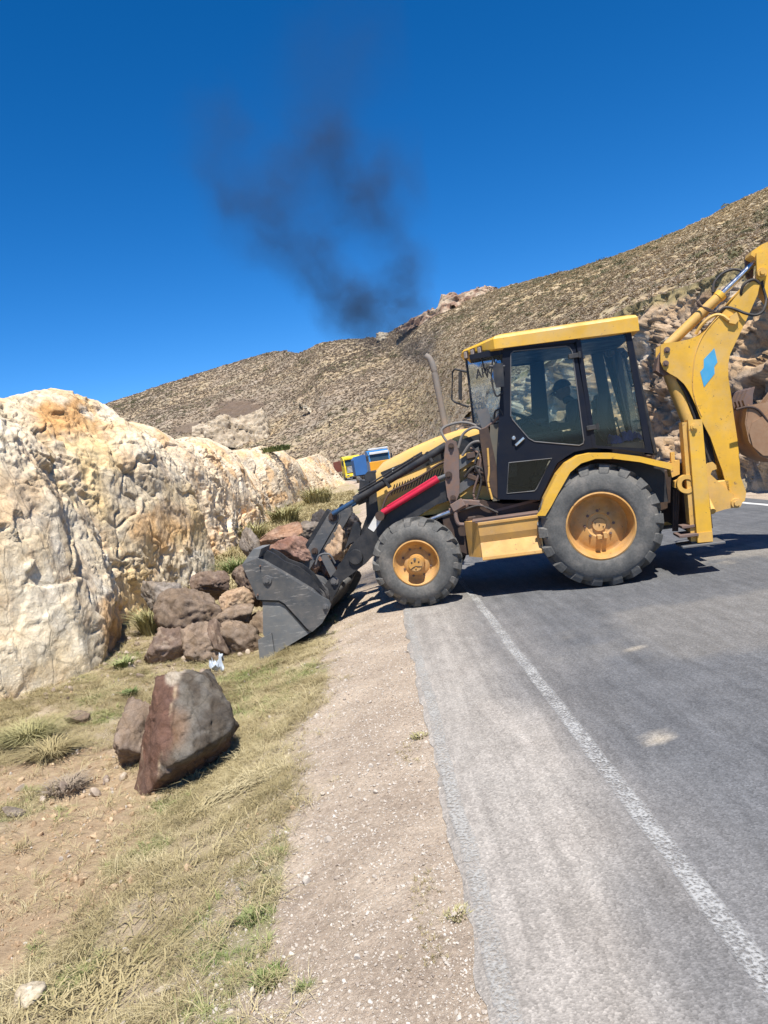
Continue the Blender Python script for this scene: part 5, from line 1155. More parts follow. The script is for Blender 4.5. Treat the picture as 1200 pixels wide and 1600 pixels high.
# ================================================================== DRIVER
def skinned(name, verts, edges, radii, m, parent, loc=(0, 0, 0), lv=2):
    me = bpy.data.meshes.new(name); me.from_pydata(verts, edges, []); o = bpy.data.objects.new(name, me); COL.objects.link(o)
    sk = o.modifiers.new('skin', 'SKIN'); sk.use_smooth_shade = True
    for i, r in enumerate(radii): me.skin_vertices[0].data[i].radius = (r, r) if isinstance(r, (int, float)) else r
    me.skin_vertices[0].data[0].use_root = True
    sb_ = o.modifiers.new('sub', 'SUBSURF'); sb_.levels = sb_.render_levels = lv
    dg = bpy.context.evaluated_depsgraph_get(); me2 = bpy.data.meshes.new_from_object(o.evaluated_get(dg)); bpy.data.objects.remove(o)
    return link(name, me2, m, parent, sm=True)
PE = tag(empty('person', (MO[0] + MF[0] * .0, MO[1] + MF[1] * .0, 0), rzM), 'driver in a dark cap and dark clothes sitting in the cab, looking down ahead', 'person')
HX, HZ = .19, 2.235
V = [(-.04, 0, 1.66), (.0, 0, 1.84), (.02, 0, 2.0), (.05, 0, 2.08), (.09, 0, 2.135),                    # 0 pelvis 1 belly 2 chest 3 neck base 4 neck
     (.10, 0, 2.17),
     (.00, .19, 2.03), (.10, .24, 1.80), (.34, .18, 1.82), (.43, .16, 1.88),                             # left arm 6-9
     (.00, -.19, 2.03), (.10, -.24, 1.80), (.34, -.18, 1.82), (.43, -.16, 1.88),
     (-.02, .10, 1.66), (.40, .14, 1.68), (.52, .14, 1.30), (.54, .14, 1.24), (.66, .14, 1.22),
     (-.02, -.10, 1.66), (.40, -.14, 1.68), (.52, -.14, 1.30), (.54, -.14, 1.24), (.66, -.14, 1.22)]
E_ = [(0, 1), (1, 2), (2, 3), (3, 4), (4, 5), (2, 6), (6, 7), (7, 8), (8, 9), (2, 10), (10, 11), (11, 12), (12, 13), (0, 14), (14, 15), (15, 16), (16, 17), (17, 18), (0, 19), (19, 20), (20, 21), (21, 22), (22, 23)]
Rr = [(.14, .12), (.14, .12), (.16, .11), (.09, .08), .058, .055, .075, .052, .042, .035, .075, .052, .042, .035, .085, .07, .055, .045, .035, .085, .07, .055, .045, .035]
skinned('body', V, E_, Rr, DCLO, PE)
bm = B(); bmesh.ops.create_icosphere(bm, subdivisions=4, radius=1)
for v in bm.verts:
    x, yy, z = v.co
    fx_ = .098 * x; fz = .118 * z; fy_ = .076 * yy * (1 - .12 * max(0, -z))
    if x > 0: fx_ -= .012 * max(0, -z) * 0 - .0
    nose = math.exp(-((z + .12) / .16) ** 2 - (yy / .20) ** 2) * (x > 0); fx_ += nose * .030
    brow = math.exp(-((z - .18) / .10) ** 2 - (yy / .5) ** 2) * (x > 0); fx_ += brow * .006
    for ey in (-.38, .38): fx_ -= math.exp(-((z - .02) / .10) ** 2 - ((yy - ey) / .17) ** 2) * (x > 0) * .010
    fx_ += math.exp(-((z + .50) / .07) ** 2 - (yy / .28) ** 2) * (x > 0) * .007; fx_ -= math.exp(-((z + .58) / .03) ** 2 - (yy / .25) ** 2) * (x > 0) * .004
    fx_ += math.exp(-((z + .85) / .14) ** 2 - (yy / .3) ** 2) * (x > 0) * .012
    v.co = (fx_, fy_, fz)
hrot = Euler((0, radians(12), 0)).to_matrix().to_4x4(); bmesh.ops.transform(bm, matrix=Matrix.Translation((.125, 0, 2.235)) @ hrot, verts=bm.verts)
head = part('head', bm, SKIN, PE, sm=True)
for sg in (1, -1):
    bm = B(); bmesh.ops.create_icosphere(bm, subdivisions=2, radius=1, matrix=Matrix.Translation((.115, .077 * sg, 2.23)) @ Matrix.Diagonal((.018, .009, .032, 1))); part('ear', bm, SKIN, head, sm=True)
    bm = B(); bmesh.ops.create_icosphere(bm, subdivisions=2, radius=.011, matrix=Matrix.Translation((.208, .030 * sg, 2.222))); part('eye', bm, WHITE, head, sm=True)
    # hands on the wheel
    hv = [(.43, .16 * sg, 1.88), (.49, .15 * sg, 1.915)]; he = [(0, 1)]; hr = [.034, (.040, .020)]
    for f in range(4):
        i0 = len(hv); o_ = (f - 1.5) * .019
        hv += [(.515, (.15 + o_) * sg, 1.93), (.54, (.15 + o_) * sg, 1.95 + .002 * (f == 1)), (.555, (.15 + o_) * sg, 1.93), (.545, (.15 + o_) * sg, 1.905)]; he += [(1, i0), (i0, i0 + 1), (i0 + 1, i0 + 2), (i0 + 2, i0 + 3)]; hr += [.010, .009, .0085, .008]
    i0 = len(hv); hv += [(.485, (.15 - .04) * sg, 1.92), (.515, (.15 - .05) * sg, 1.925), (.535, (.15 - .045) * sg, 1.93)]; he += [(1, i0), (i0, i0 + 1), (i0 + 1, i0 + 2)]; hr += [.012, .010, .009]
    skinned('hand', hv, he, hr, SKIN, PE)
bm = B(); bmesh.ops.create_icosphere(bm, subdivisions=4, radius=1)
bmesh.ops.bisect_plane(bm, geom=bm.verts[:] + bm.edges[:] + bm.faces[:], plane_co=(0, 0, 0), plane_no=(0, 0, -1), clear_outer=True)
bmesh.ops.transform(bm, matrix=Matrix.Translation((.120, 0, 2.262)) @ hrot @ Matrix.Diagonal((.112, .088, .108, 1)), verts=bm.verts)
cap = part('cap', bm, DCLO, PE, sm=True)
bm = B(); n = 14; top = []; botv = []
for i in range(n + 1):
    a = -1.25 + 2.5 * i / n; top.append((.085 + .125 * cos(a) + .0, .085 * sin(a), -.012 - .022 * cos(a) * 1)); botv.append((.05 + .055 * cos(a), .080 * sin(a), .004))
tv_ = [bm.verts.new(p) for p in top]; bv_ = [bm.verts.new(p) for p in botv]
for i in range(n): bm.faces.new([tv_[i], tv_[i + 1], bv_[i + 1], bv_[i]])
bmesh.ops.solidify(bm, geom=bm.faces[:], thickness=.005); bmesh.ops.transform(bm, matrix=Matrix.Translation((.120, 0, 2.262)) @ hrot, verts=bm.verts); part('cap_peak', bm, DCLO, cap)
# blue cloth on the rear console
gx, gy = np.meshgrid(np.linspace(-.62, -.26, 46), np.linspace(-.1, .60, 60), indexing='ij'); pcl = np.stack([gx.ravel(), gy.ravel(), gx.ravel() * 0], 1)
zz = 1.53 + np.abs(fbm(pcl * 9, 4, 900)) * .10 + fbm(pcl * 4, 3, 901) * .03; zz -= smooth(.06, 0, np.minimum(gx.ravel() + .62, np.minimum(-.26 - gx.ravel(), .6 - gy.ravel()))) * .03
L_ = np.stack([gx.ravel() + fbm(pcl * 3, 3, 903) * .03, gy.ravel() + fbm(pcl * 3, 3, 904) * .03, zz], 1)
clo = grid_obj('folded_cloth', L_.reshape(46, 60, 3), CLOTH); clo.location = (MO[0], MO[1], 0); clo.rotation_euler = (0, 0, rzM)
tag(clo, 'crumpled blue cloth heaped behind the driver inside the rear cab window', 'cloth')

# ================================================================== ROCKS
def rock(name, cx_, cy_, w_, h_, Y, seed, tone, label, depth=None, rot=0., cuts=9, lv=4, planes=None, group=None, rough=1.0, sink=0.0, cat='rock', m=None, hull=None):
    """a rock centred in a surveyed direction at distance Y along the road; w_, h_ in survey units, true size follows from the distance"""
    d = ray(cx_, cy_); t = Y / d[1]; c = np.array([d[0] * t, Y, EYE + d[2] * t]); sc = t * 1.0
    W_, H_ = w_ * sc, h_ * sc; D_ = depth if depth else (W_ + H_) / 2 * .9
    bm = B(); bmesh.ops.create_icosphere(bm, subdivisions=lv, radius=1); v = np.array([x.co[:] for x in bm.verts]); rng = np.random.default_rng(seed)
    pl = [(np.array(p[:3]) / np.linalg.norm(p[:3]), p[3]) for p in planes] if planes else []
    for _ in range(cuts):
        n = rng.normal(size=3); n /= np.linalg.norm(n); pl.append((n, rng.uniform(.48, .80)))
    if hull:
        pl = []; hb = B(); [hb.verts.new(p) for p in hull]; bmesh.ops.convex_hull(hb, input=hb.verts); hb.normal_update()
        for f in hb.faces:
            n = np.array(f.normal); dd = float(n @ np.array(f.verts[0].co))
            if dd < 0: n, dd = -n, -dd
            pl.append((n, dd))
        hb.free()
    r = np.full(len(v), 1.05 if not hull else 9.)
    for n, dd in pl:
        dn = v @ n; r = np.where(dn > 1e-3, np.minimum(r, dd / np.maximum(dn, 1e-3)), r)
    v = v * r[:, None]
    if not hull: v /= np.abs(v).max(0)
    facet = v.copy(); q = v * np.array([W_, D_, H_]) / 2; ks = 1 / max(W_, .25)
    qq = v * 1.2 + seed * 3.7; a_, b_, c_ = facets(qq * 1.7 + fbm(qq, 2, seed)[:, None] * .3, seed, 1.2); a2_, _, _ = facets(qq * 4.2, seed + 4, 1.2); r_ = ridged(qq * 1.2 * np.array([1, 1, 1.8]), 4, seed); f_ = fbm(qq * 5, 4, seed)
    nrm = v / np.linalg.norm(v, axis=1)[:, None]
    dsp = (a_ * .07 + a2_ * .06 + r_ * .025 + f_ * .045 + fbm(qq * .9, 2, seed) * .04) * min(W_, H_) * .55 * rough
    q = q + nrm * dsp[:, None]
    ca, sa = cos(rot), sin(rot); q = q @ np.array([[ca, 0, sa], [0, 1, 0], [-sa, 0, ca]]).T
    for x, co in zip(bm.verts, q): x.co = co
    for f in bm.faces: f.smooth = True
    me = bpy.data.meshes.new(name); bm.to_mesh(me); bm.free()
    n1 = fbm(qq * 1.1 + 5, 4, seed + 1); n2 = fbm(qq * 3, 4, seed + 2); col = np.ones((len(v), 3)) * np.array(tone[0])
    col = blend(col, np.array(tone[1]), smooth(-.1, .4, n1 + n2 * .3)); col = blend(col, np.array(tone[2]), smooth(.25, .55, n2) * .8)
    if callable(tone[-1]): col = tone[-1](facet, q, n1, n2, col)
    set_col(me, col)
    o = link(name, me, m or ROCKM); o.location = c - np.array([0, 0, sink])
    return tag(o, label, cat, group)
DKB = ((.17, .125, .105), (.23, .175, .145), (.29, .23, .19)); MIDB = ((.225, .175, .14), (.30, .235, .19), (.165, .125, .10)); TANR = ((.48, .35, .25), (.56, .43, .31), (.36, .25, .18)); REDB = ((.25, .14, .11), (.33, .21, .17), (.18, .11, .09)); GRYB = ((.25, .215, .19), (.32, .28, .25), (.19, .165, .145)); RUB = ((.36, .22, .15), (.24, .15, .11), (.46, .32, .24))
def hero_tone(v, q, n1, n2, col):
    x, y, z = v[:, 0], v[:, 1], v[:, 2]
    left = smooth(.08, -.10, x * .86 - z * .22 + .10 + n1 * .16 + n2 * .06)
    c = np.ones((len(v), 3)) * np.array([.10, .085, .072]); c = blend(c, np.array([.155, .142, .128]), smooth(-.1, .4, n2)); c = blend(c, np.array([.20, .17, .11]), smooth(.1, .45, n1) * .6)
    c = blend(c, np.array([.21, .125, .075]), smooth(.35, .1, np.hypot(x - .10, z - .30)) * .7)
    c = blend(c, np.array([.15, .085, .068]), left * .9); c = blend(c, np.array([.22, .125, .10]), left * smooth(.0, .4, n2) * .8)
    vein = smooth(.05, .0, np.abs(x * .86 - z * .22 + .12 + n1 * .10)) * smooth(-.1, .25, n2 + .1); c = blend(c, np.array([.50, .40, .29]), vein * .8)
    vein = smooth(.04, .0, np.abs(x * .86 - z * .30 + n1 * .16 + .55)) * smooth(.0, .25, n2 + .05); c = blend(c, np.array([.46, .36, .28]), vein * .7)
    c = blend(c, np.array([.55, .50, .42]), smooth(.20, .10, np.hypot(x - .05, (z - .98))) * .7)
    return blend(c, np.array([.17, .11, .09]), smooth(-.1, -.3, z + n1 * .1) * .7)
rock('boulder', 284, 1148, 172, 204, 5.62, 41, (DKB[0], DKB[1], DKB[2], hero_tone), 'largest boulder, grey on top with a maroon veined face, tilted on the grass', depth=.85, lv=6, cat='boulder', rough=.42,
     hull=[(-.30, .05, .95), (.05, -.10, 1.02), (.58, -.05, .88), (.96, -.1, .36), (1.0, -.1, .08), (.86, -.35, .0), (.34, -.95, -.06), (.02, -1.0, -.14), (-.18, -.80, .10), (-.14, -.92, -.10), (.72, .20, -.42), (.20, .25, -.80), (-.45, .0, -.98), (-.90, -.50, -.93), (-.62, -.62, -.70), (-.95, -.25, -.70), (-.60, .0, .05), (-.40, .1, .62), (.5, .8, .75), (-.3, .7, .7), (.85, .7, -.2), (-.6, .6, -.8), (.3, .6, -.7)])
rock('boulder', 212, 1156, 108, 130, 6.1, 52, MIDB, 'low brown boulder leaning against the left side of the largest boulder', depth=.6, rot=radians(12), cuts=6, lv=5, planes=[(-.3, -.55, .75, .5), (-.8, -.5, -.3, .5), (.1, -.7, -.7, .45)], cat='boulder', rough=.7)
PL = 'brown rocks heaped between the bank and the bucket'
for (a, b_, c_, d_, Y, sd, tn, lb, rot) in (
    (252, 934, 58, 48, 11.2, 1, GRYB, 'grey-brown rock leaning on the bank behind the tussock', .1),
    (335, 912, 60, 44, 11.3, 2, DKB, 'dark brown rock at the back top of the heap', .3),
    (303, 957, 92, 66, 10.3, 3, MIDB, 'broad brown rock on top of the heap', .15),
    (362, 940, 54, 36, 10.4, 4, TANR, 'pale peach rock, the only light one in the heap', .05),
    (370, 972, 58, 40, 10.1, 5, MIDB, 'flat brown rock under the pale peach rock', -.25),
    (262, 1008, 66, 54, 9.8, 6, DKB, 'dark rounded rock with wavy ridges at the left end of the heap', -.1),
    (312, 1018, 72, 72, 9.6, 7, MIDB, 'tan-brown rock at the bottom front of the heap, above the largest boulder', .5),
    (371, 1004, 66, 54, 9.7, 8, MIDB, 'brown block at the right end of the heap beside the bucket', .4),
    (342, 1004, 20, 62, 9.55, 9, DKB, 'narrow upright dark slab wedged in the heap', -.15),
    (397, 916, 44, 60, 10.9, 10, DKB, 'dark brown rock partly behind the upper corner of the bucket', 0),
    (378, 893, 30, 26, 11.8, 11, DKB, 'small dark rock between the grass and the top of the bucket', 0),
    (420, 990, 60, 60, 10.6, 12, MIDB, 'brown rock in the shade inside the mouth of the bucket', 0)):
    rock('rock', a, b_, c_ * 1.27, d_ * 1.24, Y, sd, tn, lb, rot=rot, lv=5, cuts=9, rough=1.0 if sd in (6, 3) else .8, group='rocks heaped between the bank and the bucket')
for (a, b_, c_, d_, Y, sd, tn, lb, rot) in (
    (458, 862, 84, 52, 9.45, 21, REDB, 'reddish slab lying over the back edge of the bucket', .45),
    (393, 852, 34, 64, 10.6, 22, GRYB, 'grey upright slab behind the upper lip of the bucket', -.2),
    (446, 834, 84, 30, 10.4, 23, RUB, 'rusty crumbling rock on top of the heap behind the bucket', -.08),
    (480, 826, 44, 40, 10.9, 24, GRYB, 'round grey-brown rock behind the bell crank', 0),
    (505, 815, 38, 36, 11.4, 25, GRYB, 'small grey rock beside the top of the bell crank', .2),
    (529, 852, 54, 84, 10.3, 26, TANR, 'tall pale block standing between the bell crank and the loader arm', .15),
    (543, 820, 44, 44, 11.0, 27, GRYB, 'grey-brown rock behind the tall pale block', 0),
    (552, 862, 30, 60, 10.4, 28, MIDB, 'brown rock against the loader arm', .1),
    (503, 890, 60, 64, 9.75, 29, REDB, 'red-brown rock seen between the crank link and the bucket', .2),
    (482, 880, 44, 40, 9.55, 30, RUB, 'rusty rock between the reddish slab and the crank link', 0),
    (425, 846, 44, 28, 10.1, 31, RUB, 'rusty rock at the left of the heap behind the bucket', 0)):
    rock('rock', a, b_, c_, d_, Y, sd, tn, lb, rot=rot, lv=5, cuts=10, rough=.8, group='rocks lying behind the bucket')
rock('rock', 42, 1556, 62, 34, float(gpick(42, 1568)[1]), 61, ((.62, .55, .44), (.70, .63, .52), (.5, .44, .34)), 'pale angular rock lying in the grass at the lower left', rot=-.35, cuts=9, lv=4)
rock('rock', 118, 1122, 44, 22, float(gpick(118, 1131)[1]), 62, MIDB, 'small flat brown rock below the pale bank', rot=.1, cuts=7)
rock('rock', 262, 1544, 60, 12, float(gpick(262, 1547)[1]), 63, ((.60, .54, .45), (.68, .62, .53), (.5, .45, .38)), 'flat pale stone half buried in the verge', rot=-.3, cuts=7, depth=.06)
rock('rock', 20, 1268, 44, 14, float(gpick(20, 1273)[1]), 64, GRYB, 'thin grey stone lying on the orange soil', rot=.4, cuts=7)
# plastic scrap between the heap and the largest boulder
bm = B(); rngp = random.Random(5)
gg = bmesh.ops.create_grid(bm, x_segments=12, y_segments=12, size=.5)
for v in bm.verts:
    p = np.array([[v.co.x * 3, v.co.y * 3, .3]]); v.co = (v.co.x * .13 + float(fbm(p, 3, 1)[0]) * .04, v.co.y * .08, .03 + float(fbm(p * 1.6, 3, 2)[0]) * .12 + (v.co.y + .5) * .12)
m_, t_, b_ = mat('thin_plastic'); b_.inputs['Base Color'].default_value = (.42, .47, .52, 1); b_.inputs['Roughness'].default_value = .25
o = bm_obj('plastic_bag', bm, m_, sm=True); g_ = gpick(342, 1052); o.location = g_ + np.array([0, 0.05, .02]); tag(o, 'crumpled pale plastic bag between the rock heap and the largest boulder', 'plastic bag')

# ================================================================== LOOSE STONES, GRASS
def pebble(seed):
    bm = B(); bmesh.ops.create_icosphere(bm, subdivisions=2, radius=1); rg = np.random.default_rng(seed); v = np.array([x.co[:] for x in bm.verts])
    for _ in range(7):
        n = rg.normal(size=3); n /= np.linalg.norm(n); e = v @ n - rg.uniform(.5, .8); v = v - np.outer(np.clip(e, 0, None), n)
    for x, co in zip(bm.verts, v * np.array([1, .8, .6])): x.co = co
    me = bpy.data.meshes.new('pebble'); bm.to_mesh(me); bm.free(); return me
PEB = leaf_mat('verge_stones', (.30, .24, .19), (.46, .40, .33), (.60, .55, .48), 8)
peb = [pebble(k) for k in range(5)]
for p_ in peb: p_.materials.append(PEB)
rg = np.random.default_rng(3)
def inview(n, y0, y1, x0, x1, pw=1.6):
    Y = y0 + (y1 - y0) * rg.uniform(0, 1, n) ** pw; return rg.uniform(x0, x1, n), Y
X, Y = inview(52000, 1.7, 14, -1.1, .16); g, gr, so, ed = masks(X, Y); k = rg.uniform(0, 1, len(X)) > g * .95; X, Y = X[k], Y[k]
s_ = .0034 * rg.lognormal(0, .5, len(X)); s_ = np.minimum(s_, .014)
scatter('gravel', np.stack([X, Y, gz(X, Y) + s_ * .25], 1), np.stack([s_] * 3, 1), rg.uniform(0, 6.28, (len(X), 3)) * np.array([.1, .1, 1]), peb, rg.integers(0, 5, len(X)), PEB, label='fine gravel on the verge')
X, Y = inview(1300, 1.8, 12, -3.6, .1); s_ = np.minimum(.008 * rg.lognormal(0, .5, len(X)), .03)
scatter('verge_gravel', np.stack([X, Y, gz(X, Y) + s_ * .3], 1), np.stack([s_] * 3, 1), rg.uniform(0, 6.28, (len(X), 3)), peb, rg.integers(0, 5, len(X)), PEB, label='larger stones scattered over the verge and ditch')
CLOD = leaf_mat('soil_clods', (.30, .20, .12), (.44, .31, .19), (.56, .42, .27), 6)
pebc = [pebble(k + 20) for k in range(4)]
for p_ in pebc: p_.materials.append(CLOD)
X, Y = inview(14000, 2.4, 9, -3.8, -.7); g, gr, so, ed = masks(X, Y); k = rg.uniform(0, 1, len(X)) < so * .9 + .05; X, Y = X[k], Y[k]; s_ = np.minimum(.006 * rg.lognormal(0, .65, len(X)), .035)
scatter('soil_rubble', np.stack([X, Y, gz(X, Y) + s_ * .2], 1), np.stack([s_] * 3, 1), rg.uniform(0, 6.28, (len(X), 3)), pebc, rg.integers(0, 4, len(X)), CLOD, label='clods and crumbs on the orange soil of the ditch')
CHIP = leaf_mat('rock_chips', (.17, .13, .10), (.30, .235, .185), (.60, .50, .38), 5)
pebr = [pebble(k + 40) for k in range(5)]
for p_ in pebr: p_.materials.append(CHIP)
n = 420; X = np.r_[rg.normal(-2.75, .55, n), rg.uniform(-4.1, -3.5, 260), rg.normal(-2.1, .4, 90)]; Y = np.r_[rg.normal(9.9, .75, n), rg.uniform(8.0, 15, 260), rg.normal(6.0, .4, 90)]; s_ = np.minimum(.016 * rg.lognormal(0, .65, len(X)), .075)
scatter('rock_rubble', np.stack([X, Y, gz(X, Y) + s_ * .25], 1), np.stack([s_] * 3, 1), rg.uniform(0, 6.28, (len(X), 3)), pebr, rg.integers(0, 5, len(X)), CHIP, label='broken chips of rock strewn round the heap, the boulders and the foot of the bank')
def tufts(name, X, Y, m, protos, size, label, dz=0, lean=.15):
    for p_ in protos: p_.materials.clear(); p_.materials.append(m)
    n = len(X); s = size * rg.lognormal(0, .3, n)
    return scatter(name, np.stack([X, Y, gz(X, Y) + dz], 1), np.stack([s, s, s * rg.uniform(.7, 1.2, n)], 1), np.stack([rg.normal(0, lean, n), rg.normal(0, lean, n), rg.uniform(0, 6.28, n)], 1), protos, rg.integers(0, len(protos), n), m, label=label)
mat1 = [blades(20, 1.0, 0, 2.4, .024, 30 + k, base_r=.6, bendk=.9) for k in range(4)]
X, Y = inview(60000, 1.9, 20, -4.6, -.45, 1.5); g, gr, so, ed = masks(X, Y); k = rg.uniform(0, 1, len(X)) < np.clip(g * 1.1 - gr * .4, 0, 1) * .85 * (.45 + .9 * smooth(-.3, .4, fbm(np.stack([X, Y, X * 0], 1) * 2.2, 3, 61))) + .015; tufts('dry_grass', X[k], Y[k], DRYG, mat1, .042, 'matted dry yellow grass along the ditch edge')
mat2 = [blades(12, 1.0, 0, 1.5, .035, 40 + k, base_r=.45, bendk=.8) for k in range(3)]
X, Y = inview(60000, 1.9, 20, -4.6, -.3, 1.5); g, gr, so, ed = masks(X, Y); k = rg.uniform(0, 1, len(X)) < gr * .75; tufts('green_grass', X[k], Y[k], GREENG, mat2, .030, 'short green grass patches in the ditch')
X = rg.normal(.02, .04, 900); Y = 2 + 10 * rg.uniform(0, 1, 900) ** 1.4; k = vnoise(np.stack([Y * 1.8, Y * 0, Y * 0], 1), 5) > .05
tufts('edge_weeds', X[k] - .07, Y[k], DRYG, [blades(10, 1.0, 0, 1.2, .05, 50 + k_, base_r=.4) for k_ in range(3)], .013, 'tiny dry weeds along the asphalt edge')
X, Y = inview(9000, 15, 60, -5.5, -1.4, 1.0); tufts('far_verge_grass', X + bend(Y), Y, DRYG, [blades(16, 1.0, 0, 1.2, .05, 55 + k_, base_r=.5) for k_ in range(3)], .16, 'rough dry grass between the far bank and the road')
# long combed straw in front of the boulder
def straw(name, path, n, L, label, m=DRYG, w=.0035, spread=.05, rise=.05, wild=.22):
    V_, F_ = [], []; pth = spline([tuple(p) for p in path], 6)
    for i in range(n):
        k0 = rg.integers(0, max(1, len(pth) - 2)); p = np.array(pth[k0]) + rg.normal(0, spread, 3) * np.array([1, 1, 0]); dr = np.array(pth[min(k0 + 2, len(pth) - 1)] - pth[k0]); dr /= np.linalg.norm(dr) + 1e-6; dr = dr + rg.normal(0, wild, 3) * np.array([1, 1, .15]); l = L * rg.uniform(.5, 1.2); s = np.cross(dr, [0, 0, 1]); s = s / (np.linalg.norm(s) + 1e-6) * w
        z0 = float(gz(p[0], p[1])[0]) + .01; a0 = np.array([p[0], p[1], z0]); mid = a0 + dr * l * .5; mid[2] = z0 + rise * rg.uniform(.2, 1.1); e = a0 + dr * l; e[2] = float(gz(e[0], e[1])[0]) + rg.uniform(.005, .03)
        b0 = len(V_); V_ += [a0 - s, a0 + s, mid - s, mid + s, e]; F_ += [(b0, b0 + 1, b0 + 3, b0 + 2), (b0 + 2, b0 + 3, b0 + 4)]
    me = bpy.data.meshes.new(name); me.from_pydata([tuple(v) for v in V_], [], F_); return tag(link(name, me, m), label, None, None, 'stuff')
straw('fallen_straw', [gpick(300, 1275), gpick(350, 1245), gpick(400, 1222)], 260, .22, 'combed swath of long straw in front of the largest boulder')
straw('dry_straw', [gpick(150, 1470), gpick(260, 1400), gpick(340, 1330), gpick(390, 1260)], 110, .09, 'loose straw over the grass strip', spread=.16, rise=.03, wild=.9)
straw('dry_straw', [gpick(60, 1590), gpick(150, 1560), gpick(220, 1500)], 260, .12, 'loose straw near the lower left corner', spread=.12, rise=.05, wild=.9)
# tussocks
def tussock(u, v, h, r, n, m, label, seed, lean=.9, gp=None, w=.012):
    me = blades(n, h, 0, lean, w, seed, base_r=r, bendk=.7); me.name = 'grass_tussock'; o = link('grass_tussock', me, m); p = gpick(u, v) if gp is None else np.array(gp); o.location = p; o.rotation_euler = (0, 0, seed)
    return tag(o, label, 'grass tussock', 'tussocks and weeds along the verge')
TUS = leaf_mat('tussock_blades', (.20, .19, .085), (.34, .31, .15), (.50, .45, .24), 3)
TUSG = leaf_mat('green_tussock_blades', (.12, .16, .06), (.22, .25, .10), (.36, .36, .17), 3)
tussock(236, 992, .46, .13, 420, TUS, 'spiky olive grass tussock against the bank left of the rock heap', 71, w=.007)
tussock(48, 1160, .20, .17, 900, TUS, 'flattened straw-coloured tussock at the foot of the pale bank', 72, lean=1.8, w=.004)
tussock(80, 1182, .16, .14, 600, DRYG, 'drooping straw tussock over the orange soil', 73, lean=2.0, w=.004)
tussock(372, 905, .55, .25, 300, TUSG, 'green tussock at the foot of the second bank behind the bucket', 74)
tussock(395, 850, .8, .35, 260, TUS, 'olive tussock left of the rocks behind the bucket', 75, w=.02)
tussock(448, 822, 1.0, .45, 280, TUS, 'tall pale tussock at the foot of the far orange bank', 76, w=.025)
tussock(497, 790, 1.3, .7, 300, TUS, 'tall tussock before the farthest bank', 77, w=.03)
tussock(195, 1045, .15, .10, 150, TUSG, 'small dark green plant at the foot of the pale bank', 78, w=.014)
tussock(203, 1088, .09, .07, 90, TUSG, 'small dark weed left of the largest boulder', 79, w=.012)
tussock(105, 1235, .10, .12, 300, SCRUB, 'low dry tuft standing on the orange soil', 80, lean=1.4, w=.005)
tussock(398, 1436, .035, .07, 150, TUSG, 'small green weed on the gravel near the road', 81, w=.004)
tussock(420, 1534, .03, .07, 150, TUSG, 'lowest green weed on the gravel verge', 82, w=.004)
tussock(716, 1430, .022, .05, 110, TUS, 'small brownish weed at the asphalt edge', 83, w=.003)
tussock(655, 1152, .025, .05, 90, TUS, 'dry tuft at the asphalt edge below the front wheel', 84, w=.004)
tussock(425, 710, .4, .9, 420, TUSG, 'green shrub above the top of the orange bank', 85, gp=(lambda d: (d[0] * 48 / d[1], 48, EYE + d[2] * 48 / d[1] - .2))(ray(430, 700)), w=.04)

